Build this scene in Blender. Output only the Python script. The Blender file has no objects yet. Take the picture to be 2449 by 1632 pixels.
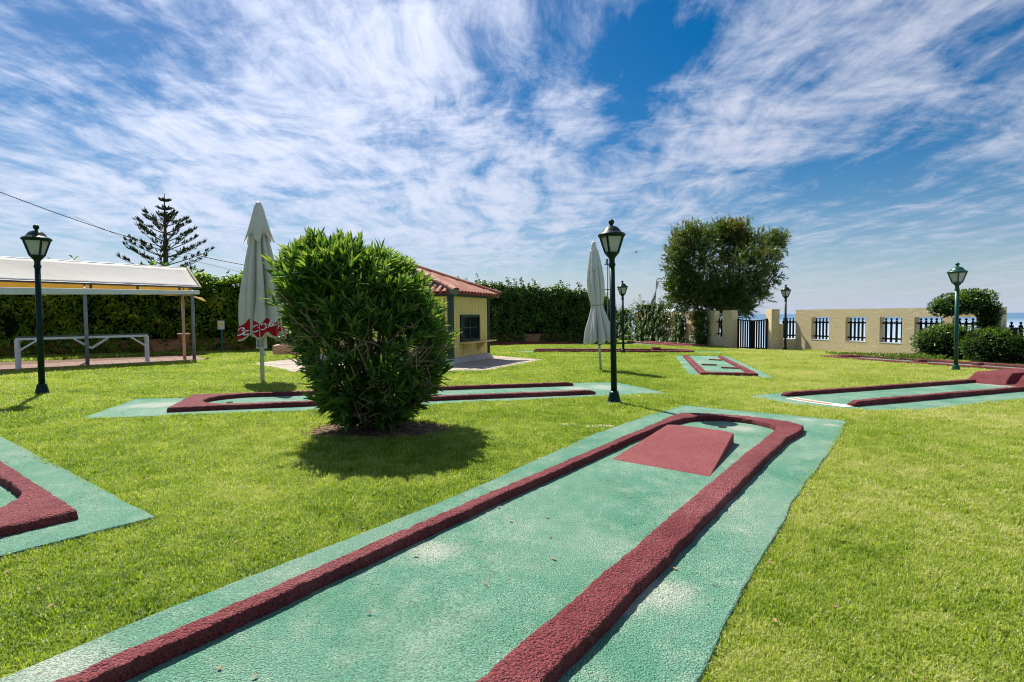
import bpy, bmesh, math, random
import numpy as np
from mathutils import Vector, Matrix, noise

random.seed(7)
rng = np.random.default_rng(7)
R_ = math.radians
sc = bpy.context.scene
col = sc.collection

# ------------------------------------------------------------------ camera
F, CH, HY = 1340.0, 1.56, 755.5            # focal length in photo pixels, eye height, horizon row
PITCH = math.atan((816 - HY) / F)
ROLL = R_(-0.36)
CAMR = Matrix.Rotation(math.pi / 2 - PITCH, 3, 'X') @ Matrix.Rotation(ROLL, 3, 'Z')
cd = bpy.data.cameras.new('camera')
cam = bpy.data.objects.new('camera', cd)
col.objects.link(cam)
cam.location = (0, 0, CH)
cam.rotation_euler = CAMR.to_euler()
cd.sensor_fit = 'HORIZONTAL'
cd.sensor_width = 36
cd.lens = 36 * F / 2449
cd.clip_start = 0.05
cd.clip_end = 90000
sc.camera = cam

# ------------------------------------------------------------------ light
SUN_AZ, SUN_EL = R_(-31), R_(52)           # azimuth from +Y towards +X
SUN = Vector((math.sin(SUN_AZ) * math.cos(SUN_EL), math.cos(SUN_AZ) * math.cos(SUN_EL), math.sin(SUN_EL)))
sl = bpy.data.lights.new('sun', 'SUN')
sl.energy = 5.0
sl.angle = R_(0.55)
sl.color = (1.0, 0.955, 0.87)
so = bpy.data.objects.new('sun', sl)
col.objects.link(so)
so.rotation_euler = SUN.to_track_quat('Z', 'Y').to_euler()
so.location = SUN * 60

sc.view_settings.view_transform = 'Standard'
sc.view_settings.look = 'None'
sc.view_settings.exposure = 0.72
sc.view_settings.gamma = 1.0
sc.cycles.use_denoising = True
sc.cycles.max_bounces = 5
sc.cycles.diffuse_bounces = 2
sc.cycles.glossy_bounces = 2
sc.cycles.transmission_bounces = 3
sc.cycles.pixel_filter_type = 'BLACKMAN_HARRIS'
sc.cycles.filter_width = 1.1
sc.cycles.transparent_max_bounces = 8
sc.cycles.caustics_reflective = False
sc.cycles.caustics_refractive = False


class NT:
    """small helper to write node trees"""
    def __init__(self, tree):
        self.t = tree
        self.n = tree.nodes
        self.l = tree.links

    def new(self, typ, **kw):
        n = self.n.new(typ)
        for k, v in kw.items():
            if k.startswith('i_'):
                key = k[2:]
                key = int(key) if key.isdigit() else key.replace('_', ' ')
                self.put(n.inputs[key], v)
            else:
                setattr(n, k, v)
        return n

    def put(self, sock, v):
        if hasattr(v, 'bl_idname') and 'Socket' in v.bl_idname:
            self.l.new(v, sock)
        elif hasattr(v, 'outputs'):
            self.l.new(v.outputs[0], sock)
        elif isinstance(v, (tuple, list)):
            if sock.type == 'RGBA' and len(v) == 3:
                v = (*v, 1)
            sock.default_value = v
        else:
            sock.default_value = v

    def math(self, op, a, b=None, c=None, clamp=False):
        n = self.n.new('ShaderNodeMath')
        n.operation = op
        n.use_clamp = clamp
        for i, v in enumerate((a, b, c)):
            if v is not None:
                self.put(n.inputs[i], v)
        return n.outputs[0]

    def ramp(self, fac, stops, interp='LINEAR'):
        n = self.n.new('ShaderNodeValToRGB')
        n.color_ramp.interpolation = interp
        el = n.color_ramp.elements
        while len(el) < len(stops):
            el.new(0.5)
        for e, (p, c) in zip(el, stops):
            e.position = p
            if isinstance(c, (int, float)):
                c = (c, c, c)
            e.color = (*c, 1)
        self.put(n.inputs[0], fac)
        return n.outputs[0]

    def mix(self, fac, a, b, blend='MIX'):
        n = self.n.new('ShaderNodeMix')
        n.data_type = 'RGBA'
        n.blend_type = blend
        n.clamp_factor = True
        self.put(n.inputs[0], fac)
        self.put(n.inputs[6], a)
        self.put(n.inputs[7], b)
        return n.outputs[2]

    def noise(self, vec, scale, detail=4, rough=0.55, dist=0.0):
        n = self.n.new('ShaderNodeTexNoise')
        n.inputs['Scale'].default_value = scale
        n.inputs['Detail'].default_value = detail
        n.inputs['Roughness'].default_value = rough
        n.inputs['Distortion'].default_value = dist
        if vec is not None:
            self.put(n.inputs['Vector'], vec)
        return n.outputs[0]


def pix_dir(px, py):
    d = CAMR @ Vector(((px - 1224.5) / F, -(py - 816) / F, -1))
    return d.normalized()


# ------------------------------------------------------------------ sky: Nishita with streaked high cloud
world = bpy.data.worlds.new('World')
sc.world = world
world.use_nodes = True
w = NT(world.node_tree)
w.n.clear()
sky = w.new('ShaderNodeTexSky')
sky.sky_type = 'NISHITA'
sky.sun_disc = False
sky.sun_elevation = SUN_EL
sky.sun_rotation = SUN_AZ
sky.altitude = 10
sky.air_density = 1.0
sky.dust_density = 0.6
sky.ozone_density = 2.5
tc = w.new('ShaderNodeTexCoord')
sep = w.new('ShaderNodeSeparateXYZ', i_0=tc.outputs['Generated'])
zc = w.math('MAXIMUM', sep.outputs[2], 0.0)
den = w.math('ADD', zc, 0.10)
U = w.math('DIVIDE', sep.outputs[0], den)
V = w.math('DIVIDE', sep.outputs[1], den)
plane = w.new('ShaderNodeCombineXYZ', i_0=U, i_1=V, i_2=0.0)


def sky_plane(px, py):
    d = pix_dir(px, py)
    k = max(d.z, 0) + 0.10
    return d.x / k, d.y / k


warp = w.new('ShaderNodeTexNoise')
warp.inputs['Scale'].default_value = 0.55
warp.inputs['Detail'].default_value = 3
w.put(warp.inputs['Vector'], plane)
wv = w.new('ShaderNodeVectorMath', operation='SUBTRACT', i_0=warp.outputs['Color'], i_1=(0.5, 0.5, 0.5))
wv2 = w.new('ShaderNodeVectorMath', operation='MULTIPLY', i_0=wv, i_1=(.8, 1.2, 0))
pw = w.new('ShaderNodeVectorMath', operation='ADD', i_0=plane, i_1=wv2)
m1 = w.new('ShaderNodeMapping', i_0=pw)
m1.inputs['Rotation'].default_value = (0, 0, R_(-12))
m1.inputs['Scale'].default_value = (1.0, 0.42, 1)
m1.inputs['Location'].default_value = (3.1, 0.4, 0)
m2 = w.new('ShaderNodeMapping', i_0=pw)
m2.inputs['Rotation'].default_value = (0, 0, R_(-26))
m2.inputs['Scale'].default_value = (4.4, 1.05, 1)
m3 = w.new('ShaderNodeMapping', i_0=pw)
m3.inputs['Rotation'].default_value = (0, 0, R_(14))
m3.inputs['Scale'].default_value = (9.0, 3.4, 1)
n1 = w.noise(m1, 1.0, 5, 0.55, 0.3)
n2 = w.noise(m2, 1.0, 7, 0.62, 0.5)
n3 = w.noise(m3, 1.0, 8, 0.65, 0.4)
cl = w.math('ADD', w.math('MULTIPLY', n1, 0.32), w.math('MULTIPLY', n2, 0.36))
cl = w.math('ADD', cl, w.math('MULTIPLY', n3, 0.30))
n4 = w.noise(pw, 3.0, 9, 0.66, 0.3)
cl = w.math('ADD', cl, w.math('MULTIPLY', w.math('SUBTRACT', n4, .5), 0.62))
# clear and dense regions of the cloud sheet
GAPS = [(60, 250, 0.36, 0.36, -.12), (230, 60, .20, .25, -.16), (1580, 90, 0.20, 0.28, -.26), (2350, 60, .14, .2, -.10), (1270, 320, 0.10, 0.34, -.15), (2120, 440, 0.40, 0.55, -.12),
        (1500, 270, 0.14, 0.2, -.12), (2000, 560, 1.2, 1.2, -.05), (640, 90, 0.28, 0.4, .06), (900, 60, 0.22, 0.4, .13), (1050, 420, .55, 1.0, .09),
        (2150, 150, 0.22, 0.30, .10), (1800, 330, .26, .5, .10), (1600, 430, .4, .7, .07), (450, 330, .35, .5, .07), (300, 560, 1.6, 1.6, .07), (1120, 600, 1.0, 2.0, .07), (690, 260, .10, .3, -.08),
        (2400, 330, .2, .4, .06), (120, 430, .9, .9, .06), (850, 560, 1.6, 2.2, .06)]
for (gx, gy, ru, rv, amt) in GAPS:
    gu, gv = sky_plane(gx, gy)
    a = w.math('DIVIDE', w.math('SUBTRACT', w.new('ShaderNodeSeparateXYZ', i_0=pw).outputs[0], gu), ru)
    b = w.math('DIVIDE', w.math('SUBTRACT', w.new('ShaderNodeSeparateXYZ', i_0=pw).outputs[1], gv), rv)
    q = w.math('ADD', w.math('MULTIPLY', a, a), w.math('MULTIPLY', b, b))
    e = w.math('EXPONENT', w.math('MULTIPLY', q, -1.0))
    cl = w.math('ADD', cl, w.math('MULTIPLY', e, amt * .8))
cov = w.new('ShaderNodeMapRange', interpolation_type='SMOOTHSTEP', i_0=cl, i_1=0.37, i_2=0.72, i_3=0.0, i_4=0.86)
# thin the sheet towards the horizon
hz = w.new('ShaderNodeMapRange', interpolation_type='SMOOTHSTEP', i_0=sep.outputs[2], i_1=0.0, i_2=0.16, i_3=0.45, i_4=1.0)
cov = w.math('MULTIPLY', cov.outputs[0], hz.outputs[0])
dot = w.new('ShaderNodeVectorMath', operation='DOT_PRODUCT', i_0=tc.outputs['Generated'], i_1=tuple(SUN))
glow = w.new('ShaderNodeMapRange', i_0=dot.outputs['Value'], i_1=0.35, i_2=1.0, i_3=0.0, i_4=1.0)
glow2 = w.math('POWER', glow.outputs[0], 2.0)
cb = w.math('ADD', 4.6, w.math('MULTIPLY', glow2, 4.0))
ccol = w.new('ShaderNodeVectorMath', operation='SCALE', i_0=(0.93, 0.98, 1.16))
w.put(ccol.inputs['Scale'], cb)
# blue of the clear sky, a little deeper than the model gives
hsv = w.new('ShaderNodeHueSaturation', i_Saturation=1.6, i_Value=0.54, i_Color=sky.outputs[0])
skyc = w.mix(cov, hsv.outputs[0], ccol.outputs[0])
# sea haze low over the horizon
hz2 = w.math('EXPONENT', w.math('MULTIPLY', zc, -13.0))
skyc = w.mix(w.math('MULTIPLY', hz2, .80), skyc, (3.7, 4.4, 5.9))
bg = w.new('ShaderNodeBackground', i_Color=skyc, i_Strength=0.092)
wo = w.new('ShaderNodeOutputWorld')
w.l.new(bg.outputs[0], wo.inputs[0])

# ------------------------------------------------------------------ geometry of the place


def gz(x, y):
    x = min(max(x, -30), 22)
    return -.0065 * (x - 1.8) - .0103 * max(0.0, min(y, 45) - 9.85)


def G(px, py, dz=0.0):
    """photo pixel -> point on the lawn (raised by dz)"""
    d = pix_dir(px, py)
    d = d / d.y
    z = 0.0
    for _ in range(14):
        t = (z + dz - CH) / d.z
        x, y = d.x * t, t
        z = gz(x, y)
    return Vector((x, y, z + dz))


def AT(px, py, Y):
    d = pix_dir(px, py)
    d = d / d.y
    return Vector((d.x * Y, Y, CH + d.z * Y))


# ------------------------------------------------------------------ object helpers
ORG = {}


def tag(o, label=None, cat=None, group=None, kind=None):
    if label:
        o['label'] = label
    if cat:
        o['category'] = cat
    if group:
        o['group'] = group
    if kind:
        o['kind'] = kind
    return o


def thing(name, label, cat, loc, group=None, rot=(0, 0, 0)):
    o = bpy.data.objects.new(name, None)
    o.empty_display_size = 0.2
    col.objects.link(o)
    o.location = loc
    o.rotation_euler = rot
    ORG[o.name] = Vector(loc)
    return tag(o, label, cat, group)


class MB:
    def __init__(self):
        self.v = []
        self.f = []

    def add(self, vs, fs):
        k = len(self.v)
        self.v += [Vector(p) for p in vs]
        self.f += [tuple(i + k for i in f) for f in fs]
        return self

    def box(self, c, s, M=None):
        cx, cy, cz = c
        sx, sy, sz = s[0] / 2, s[1] / 2, s[2] / 2
        vs = [Vector((cx + a * sx, cy + b * sy, cz + d * sz)) for a, b, d in
              ((-1, -1, -1), (1, -1, -1), (1, 1, -1), (-1, 1, -1), (-1, -1, 1), (1, -1, 1), (1, 1, 1), (-1, 1, 1))]
        if M is not None:
            vs = [M @ p for p in vs]
        return self.add(vs, [(0, 3, 2, 1), (4, 5, 6, 7), (0, 1, 5, 4), (1, 2, 6, 5), (2, 3, 7, 6), (3, 0, 4, 7)])

    def bar(self, p0, p1, wdt, hgt, up=(0, 0, 1)):
        p0, p1 = Vector(p0), Vector(p1)
        d = (p1 - p0)
        L = d.length
        d.normalize()
        up = Vector(up)
        s = d.cross(up)
        if s.length < 1e-4:
            s = d.cross(Vector((1, 0, 0)))
        s.normalize()
        u = s.cross(d)
        vs = []
        for p in (p0, p1):
            for a, b in ((-1, -1), (1, -1), (1, 1), (-1, 1)):
                vs.append(p + s * a * wdt / 2 + u * b * hgt / 2)
        return self.add(vs, [(0, 1, 2, 3), (7, 6, 5, 4), (0, 4, 5, 1), (1, 5, 6, 2), (2, 6, 7, 3), (3, 7, 4, 0)])

    def tube(self, pts, rad, n=8, cap=True):
        pts = [Vector(p) for p in pts]
        if not isinstance(rad, (list, tuple)):
            rad = [rad] * len(pts)
        k = len(self.v)
        ref = Vector((0, 0, 1)) if abs((pts[-1] - pts[0]).normalized().z) < .9 else Vector((1, 0, 0))
        for i, p in enumerate(pts):
            a = pts[max(i - 1, 0)]
            b = pts[min(i + 1, len(pts) - 1)]
            d = (b - a).normalized()
            s = d.cross(ref).normalized()
            u = s.cross(d)
            for j in range(n):
                t = 2 * math.pi * j / n
                self.v.append(p + (s * math.cos(t) + u * math.sin(t)) * rad[i])
        for i in range(len(pts) - 1):
            for j in range(n):
                a = k + i * n + j
                b = k + i * n + (j + 1) % n
                self.f.append((a, b, b + n, a + n))
        if cap:
            self.f.append(tuple(k + j for j in range(n))[::-1])
            self.f.append(tuple(k + (len(pts) - 1) * n + j for j in range(n)))
        return self

    def lathe(self, prof, n=24, c=(0, 0, 0)):
        """prof: (radius, z) from bottom to top"""
        k = len(self.v)
        c = Vector(c)
        for r, z in prof:
            for j in range(n):
                t = 2 * math.pi * j / n
                self.v.append(c + Vector((r * math.cos(t), r * math.sin(t), z)))
        for i in range(len(prof) - 1):
            for j in range(n):
                a = k + i * n + j
                b = k + i * n + (j + 1) % n
                self.f.append((a, b, b + n, a + n))
        self.f.append(tuple(k + j for j in range(n))[::-1])
        self.f.append(tuple(k + (len(prof) - 1) * n + j for j in range(n)))
        return self

    def prism(self, poly, z0, z1):
        n = len(poly)
        zf0 = z0 if callable(z0) else (lambda x, y: z0)
        zf1 = z1 if callable(z1) else (lambda x, y: z1)
        vs = [(p[0], p[1], zf0(p[0], p[1])) for p in poly] + [(p[0], p[1], zf1(p[0], p[1])) for p in poly]
        ar = sum(poly[i][0] * poly[(i + 1) % n][1] - poly[(i + 1) % n][0] * poly[i][1] for i in range(n))
        fs = []
        for i in range(n):
            j = (i + 1) % n
            fs.append((i, j, j + n, i + n) if ar > 0 else (j, i, i + n, j + n))
        b = tuple(range(n))
        t = tuple(range(n, 2 * n))
        fs += [b[::-1], t] if ar > 0 else [b, t[::-1]]
        return self.add(vs, fs)

    def build(self, name, mat, parent=None, local=False, smooth=False, bevel=0.0, segs=2, kind=None, me=None):
        off = Vector((0, 0, 0))
        if parent is not None and not local:
            off = ORG[parent.name]
        me = bpy.data.meshes.new(name)
        me.from_pydata([tuple(p - off) for p in self.v], [], self.f)
        me.materials.append(mat)
        if smooth:
            me.polygons.foreach_set('use_smooth', [True] * len(me.polygons))
        me.update()
        o = bpy.data.objects.new(name, me)
        col.objects.link(o)
        if parent is not None:
            o.parent = parent
            ORG[o.name] = ORG[parent.name]
        else:
            ORG[o.name] = Vector((0, 0, 0))
        if bevel:
            m = o.modifiers.new('bevel', 'BEVEL')
            m.width = bevel
            m.segments = segs
            m.limit_method = 'ANGLE'
            m.angle_limit = R_(35)
        if kind:
            o['kind'] = kind
        return o


def child_copy(src_mesh, name, parent, M):
    o = bpy.data.objects.new(name, src_mesh)
    col.objects.link(o)
    o.parent = parent
    o.matrix_local = M
    ORG[o.name] = ORG[parent.name]
    return o


def np_mesh(name, V_, faces_idx, mat, parent, nper, tint=None, smooth=False):
    """V_ (N*k,3) array, faces_idx (M,nper) int array"""
    me = bpy.data.meshes.new(name)
    off = np.array(ORG[parent.name]) if parent is not None else np.zeros(3)
    V_ = np.asarray(V_, dtype=np.float32) - off.astype(np.float32)
    M = len(faces_idx)
    me.vertices.add(len(V_))
    me.vertices.foreach_set('co', V_.ravel())
    me.loops.add(M * nper)
    me.loops.foreach_set('vertex_index', faces_idx.astype(np.int32).ravel())
    me.polygons.add(M)
    me.polygons.foreach_set('loop_start', np.arange(0, M * nper, nper, dtype=np.int32))
    me.polygons.foreach_set('loop_total', np.full(M, nper, dtype=np.int32))
    if smooth:
        me.polygons.foreach_set('use_smooth', np.ones(M, dtype=bool))
    me.materials.append(mat)
    if tint is not None:
        at = me.attributes.new('tint', 'FLOAT', 'POINT')
        at.data.foreach_set('value', np.asarray(tint, dtype=np.float32))
    me.update()
    me.validate()
    o = bpy.data.objects.new(name, me)
    col.objects.link(o)
    if parent is not None:
        o.parent = parent
        ORG[o.name] = ORG[parent.name]
    return o


def unit(a):
    return a / np.maximum(np.linalg.norm(a, axis=-1, keepdims=True), 1e-9)


def leaf_arrays(pos, dirs, nrm, length, width, fold=0.25, droop=0.0, wide=0.42):
    """each leaf: base, right, tip, left -> two triangles folded along the midrib"""
    N = len(pos)
    d = unit(dirs)
    s = unit(np.cross(d, nrm))
    n = np.cross(s, d)
    L = np.broadcast_to(np.asarray(length, float), (N,))[:, None]
    W = np.broadcast_to(np.asarray(width, float), (N,))[:, None]
    base = pos
    mid = pos + d * L * wide + n * (W * fold)
    tip = pos + d * L + np.array([0, 0, -1.0]) * (L * droop)
    V_ = np.stack([base, mid + s * W * .5, tip, mid - s * W * .5], axis=1).reshape(-1, 3)
    i = np.arange(N)[:, None] * 4
    Fc = np.concatenate([i + np.array([[0, 1, 2]]), i + np.array([[0, 2, 3]])], axis=0)
    return V_, Fc


def leaves(name, pos, dirs, nrm, length, width, mat, parent, tint, kind='stuff', **kw):
    V_, Fc = leaf_arrays(pos, dirs, nrm, length, width, **kw)
    o = np_mesh(name, V_, Fc, mat, parent, 3, np.repeat(tint, 4))
    if kind:
        o['kind'] = kind
    return o


# ------------------------------------------------------------------ materials
def new_mat(name):
    m = bpy.data.materials.new(name)
    m.use_nodes = True
    t = NT(m.node_tree)
    t.n.clear()
    out = t.new('ShaderNodeOutputMaterial')
    return m, t, out


def pm(name, c1, c2=None, rough=.6, spec=.4, nscale=4.0, metal=0.0, bump=None, coat=0.0, trans=0.0, c3=None, streak=None):
    m, t, out = new_mat(name)
    geo = t.new('ShaderNodeNewGeometry')
    vec = geo.outputs['Position']
    if streak:
        mp = t.new('ShaderNodeMapping', i_0=vec)
        mp.inputs['Scale'].default_value = streak
        vec = mp.outputs[0]
    c = c1
    if c2 is not None:
        nf = t.noise(vec, nscale, 6, .6)
        c = t.mix(t.ramp(nf, [(.36, 0.0), (.64, 1.0)]), c1, c2)
    if c3 is not None:
        nf2 = t.noise(vec, nscale * 3.7, 5, .65)
        c = t.mix(t.ramp(nf2, [(.55, 0.0), (.72, .85)]), c, c3)
    b = t.new('ShaderNodeBsdfPrincipled', i_Roughness=rough, i_Metallic=metal)
    t.put(b.inputs['Base Color'], c)
    b.inputs['Specular IOR Level'].default_value = spec
    if coat:
        b.inputs['Coat Weight'].default_value = coat
    if bump:
        h = t.noise(geo.outputs['Position'], bump[0], 5, .6)
        bp = t.new('ShaderNodeBump', i_Strength=bump[1], i_Distance=bump[2], i_Height=h)
        t.l.new(bp.outputs[0], b.inputs['Normal'])
    sh = b.outputs[0]
    if trans:
        tr = t.new('ShaderNodeBsdfTranslucent')
        t.put(tr.inputs[0], c)
        mx = t.new('ShaderNodeMixShader', i_0=trans, i_1=sh, i_2=tr.outputs[0])
        sh = mx.outputs[0]
    t.l.new(sh, out.inputs[0])
    return m


def leaf_mat(name, stops, tstops, trans=.35, rough=.42, spec=.45, patch=None):
    m, t, out = new_mat(name)
    at = t.new('ShaderNodeAttribute', attribute_name='tint')
    geo = t.new('ShaderNodeNewGeometry')
    fac = at.outputs['Fac']
    if patch:
        nf = t.noise(geo.outputs['Position'], patch[0], 3, .5)
        fac = t.math('ADD', fac, t.math('MULTIPLY', t.math('SUBTRACT', nf, .5), patch[1]), clamp=True)
    c = t.ramp(fac, stops)
    ct = t.ramp(fac, tstops)
    b = t.new('ShaderNodeBsdfPrincipled', i_Roughness=rough)
    b.inputs['Specular IOR Level'].default_value = spec
    t.put(b.inputs['Base Color'], c)
    tr = t.new('ShaderNodeBsdfTranslucent')
    t.put(tr.inputs[0], ct)
    mx = t.new('ShaderNodeMixShader', i_0=trans, i_1=b.outputs[0], i_2=tr.outputs[0])
    t.l.new(mx.outputs[0], out.inputs[0])
    return m


STAINS = []


def concrete_mat(name, c1, c2, worn, cell=85.0, bump=0.9, dist=.006, pit=.30, stains=()):
    m, t, out = new_mat(name)
    geo = t.new('ShaderNodeNewGeometry')
    pos = geo.outputs['Position']
    n1 = t.noise(pos, 1.6, 6, .62)
    n2 = t.noise(pos, 0.75, 5, .6, .4)
    n3 = t.noise(pos, 23.0, 5, .65)
    grit = t.noise(pos, cell, 4, .62)
    vo = t.new('ShaderNodeTexVoronoi', i_Scale=cell * 1.15)
    vo.feature = 'SMOOTH_F1'
    vo.inputs['Smoothness'].default_value = .3
    wn = t.new('ShaderNodeTexNoise')
    wn.inputs['Scale'].default_value = cell * .7
    t.put(wn.inputs['Vector'], pos)
    wp = t.new('ShaderNodeVectorMath', operation='SCALE', i_0=wn.outputs['Color'])
    wp.inputs['Scale'].default_value = 1.6 / cell
    t.put(vo.inputs['Vector'], t.new('ShaderNodeVectorMath', operation='ADD', i_0=pos, i_1=wp).outputs[0])
    fine = t.noise(pos, cell * 2.6, 3, .6)
    c = t.mix(t.ramp(n1, [(.34, 0.0), (.68, 1.0)]), c1, c2)
    wear = t.ramp(n2, [(.46, 0.0), (.76, .42)])
    n5 = t.noise(pos, 6.5, 6, .7)
    wear = t.math('ADD', wear, t.ramp(n5, [(.50, 0.0), (.80, .40)]), clamp=True)
    for (sx, sy, r) in stains:
        dd = t.new('ShaderNodeVectorMath', operation='DISTANCE', i_0=pos, i_1=(sx, sy, gz(sx, sy) + .02))
        k = t.math('ADD', t.math('DIVIDE', dd.outputs['Value'], r), t.math('MULTIPLY', t.math('SUBTRACT', n3, .5), 1.3))
        k = t.math('ADD', k, t.math('MULTIPLY', t.math('SUBTRACT', n1, .5), 2.4))
        k = t.math('ADD', k, t.math('MULTIPLY', t.math('SUBTRACT', fine, .5), 1.2))
        s = t.new('ShaderNodeMapRange', interpolation_type='SMOOTHSTEP', i_0=k, i_1=1.25, i_2=.15, i_3=0.0, i_4=.75)
        wear = t.math('MAXIMUM', wear, s.outputs[0])
    wear = t.math('MULTIPLY', wear, t.ramp(n3, [(.30, .45), (.62, 1.0)]))
    c = t.mix(wear, c, worn)
    dark = t.ramp(grit, [(.34, 1.0 - pit), (.44, .82), (.52, 1.0), (.64, 1.22)])
    c = t.mix(1.0, c, dark, 'MULTIPLY')
    b = t.new('ShaderNodeBsdfPrincipled', i_Roughness=.78)
    b.inputs['Specular IOR Level'].default_value = .25
    t.put(b.inputs['Base Color'], c)
    hgt = t.math('SUBTRACT', t.math('MULTIPLY', grit, .9), vo.outputs['Distance'])
    bp = t.new('ShaderNodeBump', i_Strength=bump, i_Distance=dist, i_Height=hgt)
    t.l.new(bp.outputs[0], b.inputs['Normal'])
    t.l.new(b.outputs[0], out.inputs[0])
    return m


def st(px, py, r):
    p = G(px, py)
    return (p.x, p.y, r)


GREEN = concrete_mat('green_concrete', (.085, .275, .172), (.170, .350, .245), (.62, .60, .50), cell=98.0, bump=1.0, dist=.012, pit=.66, stains=[
    st(1575, 1435, .24), st(1500, 1470, .12), st(1930, 1010, .20), st(1985, 1022, .16), st(1775, 1030, .26), st(1030, 1330, .22),
    st(380, 972, .42), st(330, 975, .3), st(1440, 930, .50), st(1380, 932, .4), st(1250, 840, .35), st(1630, 880, .25), st(1622, 868, .25),
    st(2400, 925, .5), st(140, 1610, .25)])
RED = concrete_mat('red_concrete', (.180, .030, .034), (.255, .052, .056), (.46, .19, .185), cell=70, bump=1.0, dist=.020, pit=.70)
PINK = concrete_mat('worn_red_concrete', (.27, .060, .064), (.32, .080, .082), (.44, .17, .16), cell=85, bump=1.0, dist=.014, pit=.55)
WHITEP = concrete_mat('white_line_paint', (.62, .61, .54), (.70, .69, .62), (.5, .5, .42), cell=95, bump=.6, dist=.004, pit=.2)
BROWNP = concrete_mat('brown_tee_strip', (.36, .17, .10), (.42, .22, .13), (.5, .36, .26), cell=95, bump=.5, dist=.003, pit=.2)
LAMPG = pm('dark_green_lamp_paint', (.003, .020, .016), (.004, .028, .021), rough=.36, spec=.18, nscale=3)
LAMPG2 = pm('weathered_green_lamp_paint', (.006, .058, .042), (.009, .074, .053), rough=.38, spec=.35, nscale=6)
FOOT = pm('green_painted_footing', (.16, .30, .24), (.25, .38, .33), rough=.7, nscale=9, bump=(60, .5, .006))
OPAL = pm('opal_lantern_glass', (.82, .82, .76), (.76, .76, .70), rough=.25, spec=.5, nscale=7, trans=.5)
CLOTH = pm('cream_canvas', (.84, .79, .70), (.77, .72, .63), rough=.85, spec=.1, nscale=2.2, trans=.30, bump=(9, .25, .03))
CLOTH2 = pm('white_canvas', (.82, .81, .78), (.76, .75, .72), rough=.85, spec=.1, nscale=2.2, trans=.28, bump=(9, .25, .03))
ROOFC = pm('canopy_fabric', (.82, .79, .73), (.77, .74, .67), rough=.85, spec=.1, nscale=.8, trans=.25, bump=(2.0, .2, .05))
ROOFY = pm('sunlit_canopy_fabric', (.72, .55, .20), (.66, .50, .18), rough=.85, spec=.1, nscale=1.5, trans=.45)  # yellow of sun shining through the canvas is put into its colour
REDP = pm('red_print', (.45, .012, .018), (.40, .010, .016), rough=.75, spec=.15, nscale=5, trans=.12)
WHITE = pm('white_print', (.78, .78, .76), rough=.75, spec=.1)
GREENP = pm('green_print', (.012, .11, .05), rough=.75, spec=.1)
POLE = pm('white_powder_coat', (.66, .68, .70), (.58, .60, .62), rough=.4, spec=.5, nscale=5)
WPAINT = pm('white_painted_steel', (.86, .87, .88), (.78, .78, .77), rough=.5, nscale=6)
BEAM = pm('pale_green_white_beam', (.74, .78, .72), (.60, .68, .62), rough=.6, nscale=2.5)
GALV = pm('weathered_post_paint', (.30, .33, .34), (.20, .21, .21), rough=.5, nscale=7, c3=(.20, .085, .045))
RUST = pm('rusty_pale_post', (.50, .40, .30), (.42, .32, .24), rough=.6, nscale=6, c3=(.22, .085, .04))
DGREY = pm('dark_frame_metal', (.055, .05, .045), (.10, .09, .08), rough=.55, nscale=8)
GLASSTOP = pm('dark_tabletop', (.035, .065, .08), (.05, .085, .10), rough=.15, spec=.6, nscale=2)
TERRA = pm('terracotta_wall', (.42, .22, .115), (.36, .18, .09), rough=.9, nscale=1.6, bump=(14, .5, .03))
TILEF = pm('terracotta_floor_tile', (.33, .20, .15), (.27, .165, .13), rough=.30, spec=.5, nscale=2.6)
SOIL = pm('bare_soil', (.12, .065, .035), (.19, .115, .065), rough=.95, nscale=6, c3=(.26, .17, .09), bump=(25, 1.0, .05))
FLAG = pm('cream_flagstone', (.40, .34, .27), (.30, .25, .20), rough=.8, nscale=3, bump=(18, .4, .012))
JOINT = pm('dark_paving_joint', (.10, .085, .07), (.14, .12, .10), rough=.95, nscale=20)
YELLOW = pm('yellow_painted_board', (.92, .71, .25), (.86, .65, .22), rough=.6, nscale=2.5, c3=(.70, .53, .18), streak=(3, 3, .5))
DGREEN = pm('dark_green_trim', (.005, .030, .022), (.008, .040, .030), rough=.4, spec=.5, nscale=4)
PLINTH = pm('pale_concrete', (.52, .49, .45), (.45, .42, .38), rough=.85, nscale=3, bump=(30, .5, .01))
TILE_A = pm('red_clay_tile', (.35, .105, .065), (.27, .082, .052), rough=.75, nscale=7, c3=(.50, .26, .16))
TILE_B = pm('pale_clay_tile', (.44, .19, .12), (.36, .14, .085), rough=.75, nscale=7, c3=(.52, .34, .22))
TILE_C = pm('dark_clay_tile', (.30, .08, .05), (.24, .07, .045), rough=.75, nscale=7, c3=(.16, .15, .12))
MORTAR = pm('grey_ridge_mortar', (.20, .21, .19), (.13, .14, .12), rough=.95, nscale=14, bump=(40, .8, .02))
WINDOW = pm('dark_window_glass', (.012, .016, .020), (.02, .025, .03), rough=.04, spec=.8, nscale=1)
SILLW = pm('white_sill', (.74, .73, .70), rough=.7)
PICKET = pm('dark_brown_picket', (.014, .008, .007), (.020, .011, .009), rough=.6, spec=.15, nscale=6)
GATEM = pm('black_gate_metal', (.010, .007, .007), (.016, .010, .009), rough=.6, spec=.15, nscale=6)
BARK = pm('grey_brown_bark', (.085, .06, .045), (.15, .11, .08), rough=.9, nscale=9, bump=(22, 1.0, .03))
TWIG = pm('pale_twig', (.34, .25, .17), (.22, .15, .10), rough=.85, nscale=14)
PINEB = pm('pine_bark', (.055, .038, .030), (.10, .07, .055), rough=.9, nscale=3)
CORE = pm('hedge_inside', (.006, .010, .004), (.010, .013, .006), rough=1.0, spec=.05, nscale=3)
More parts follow.
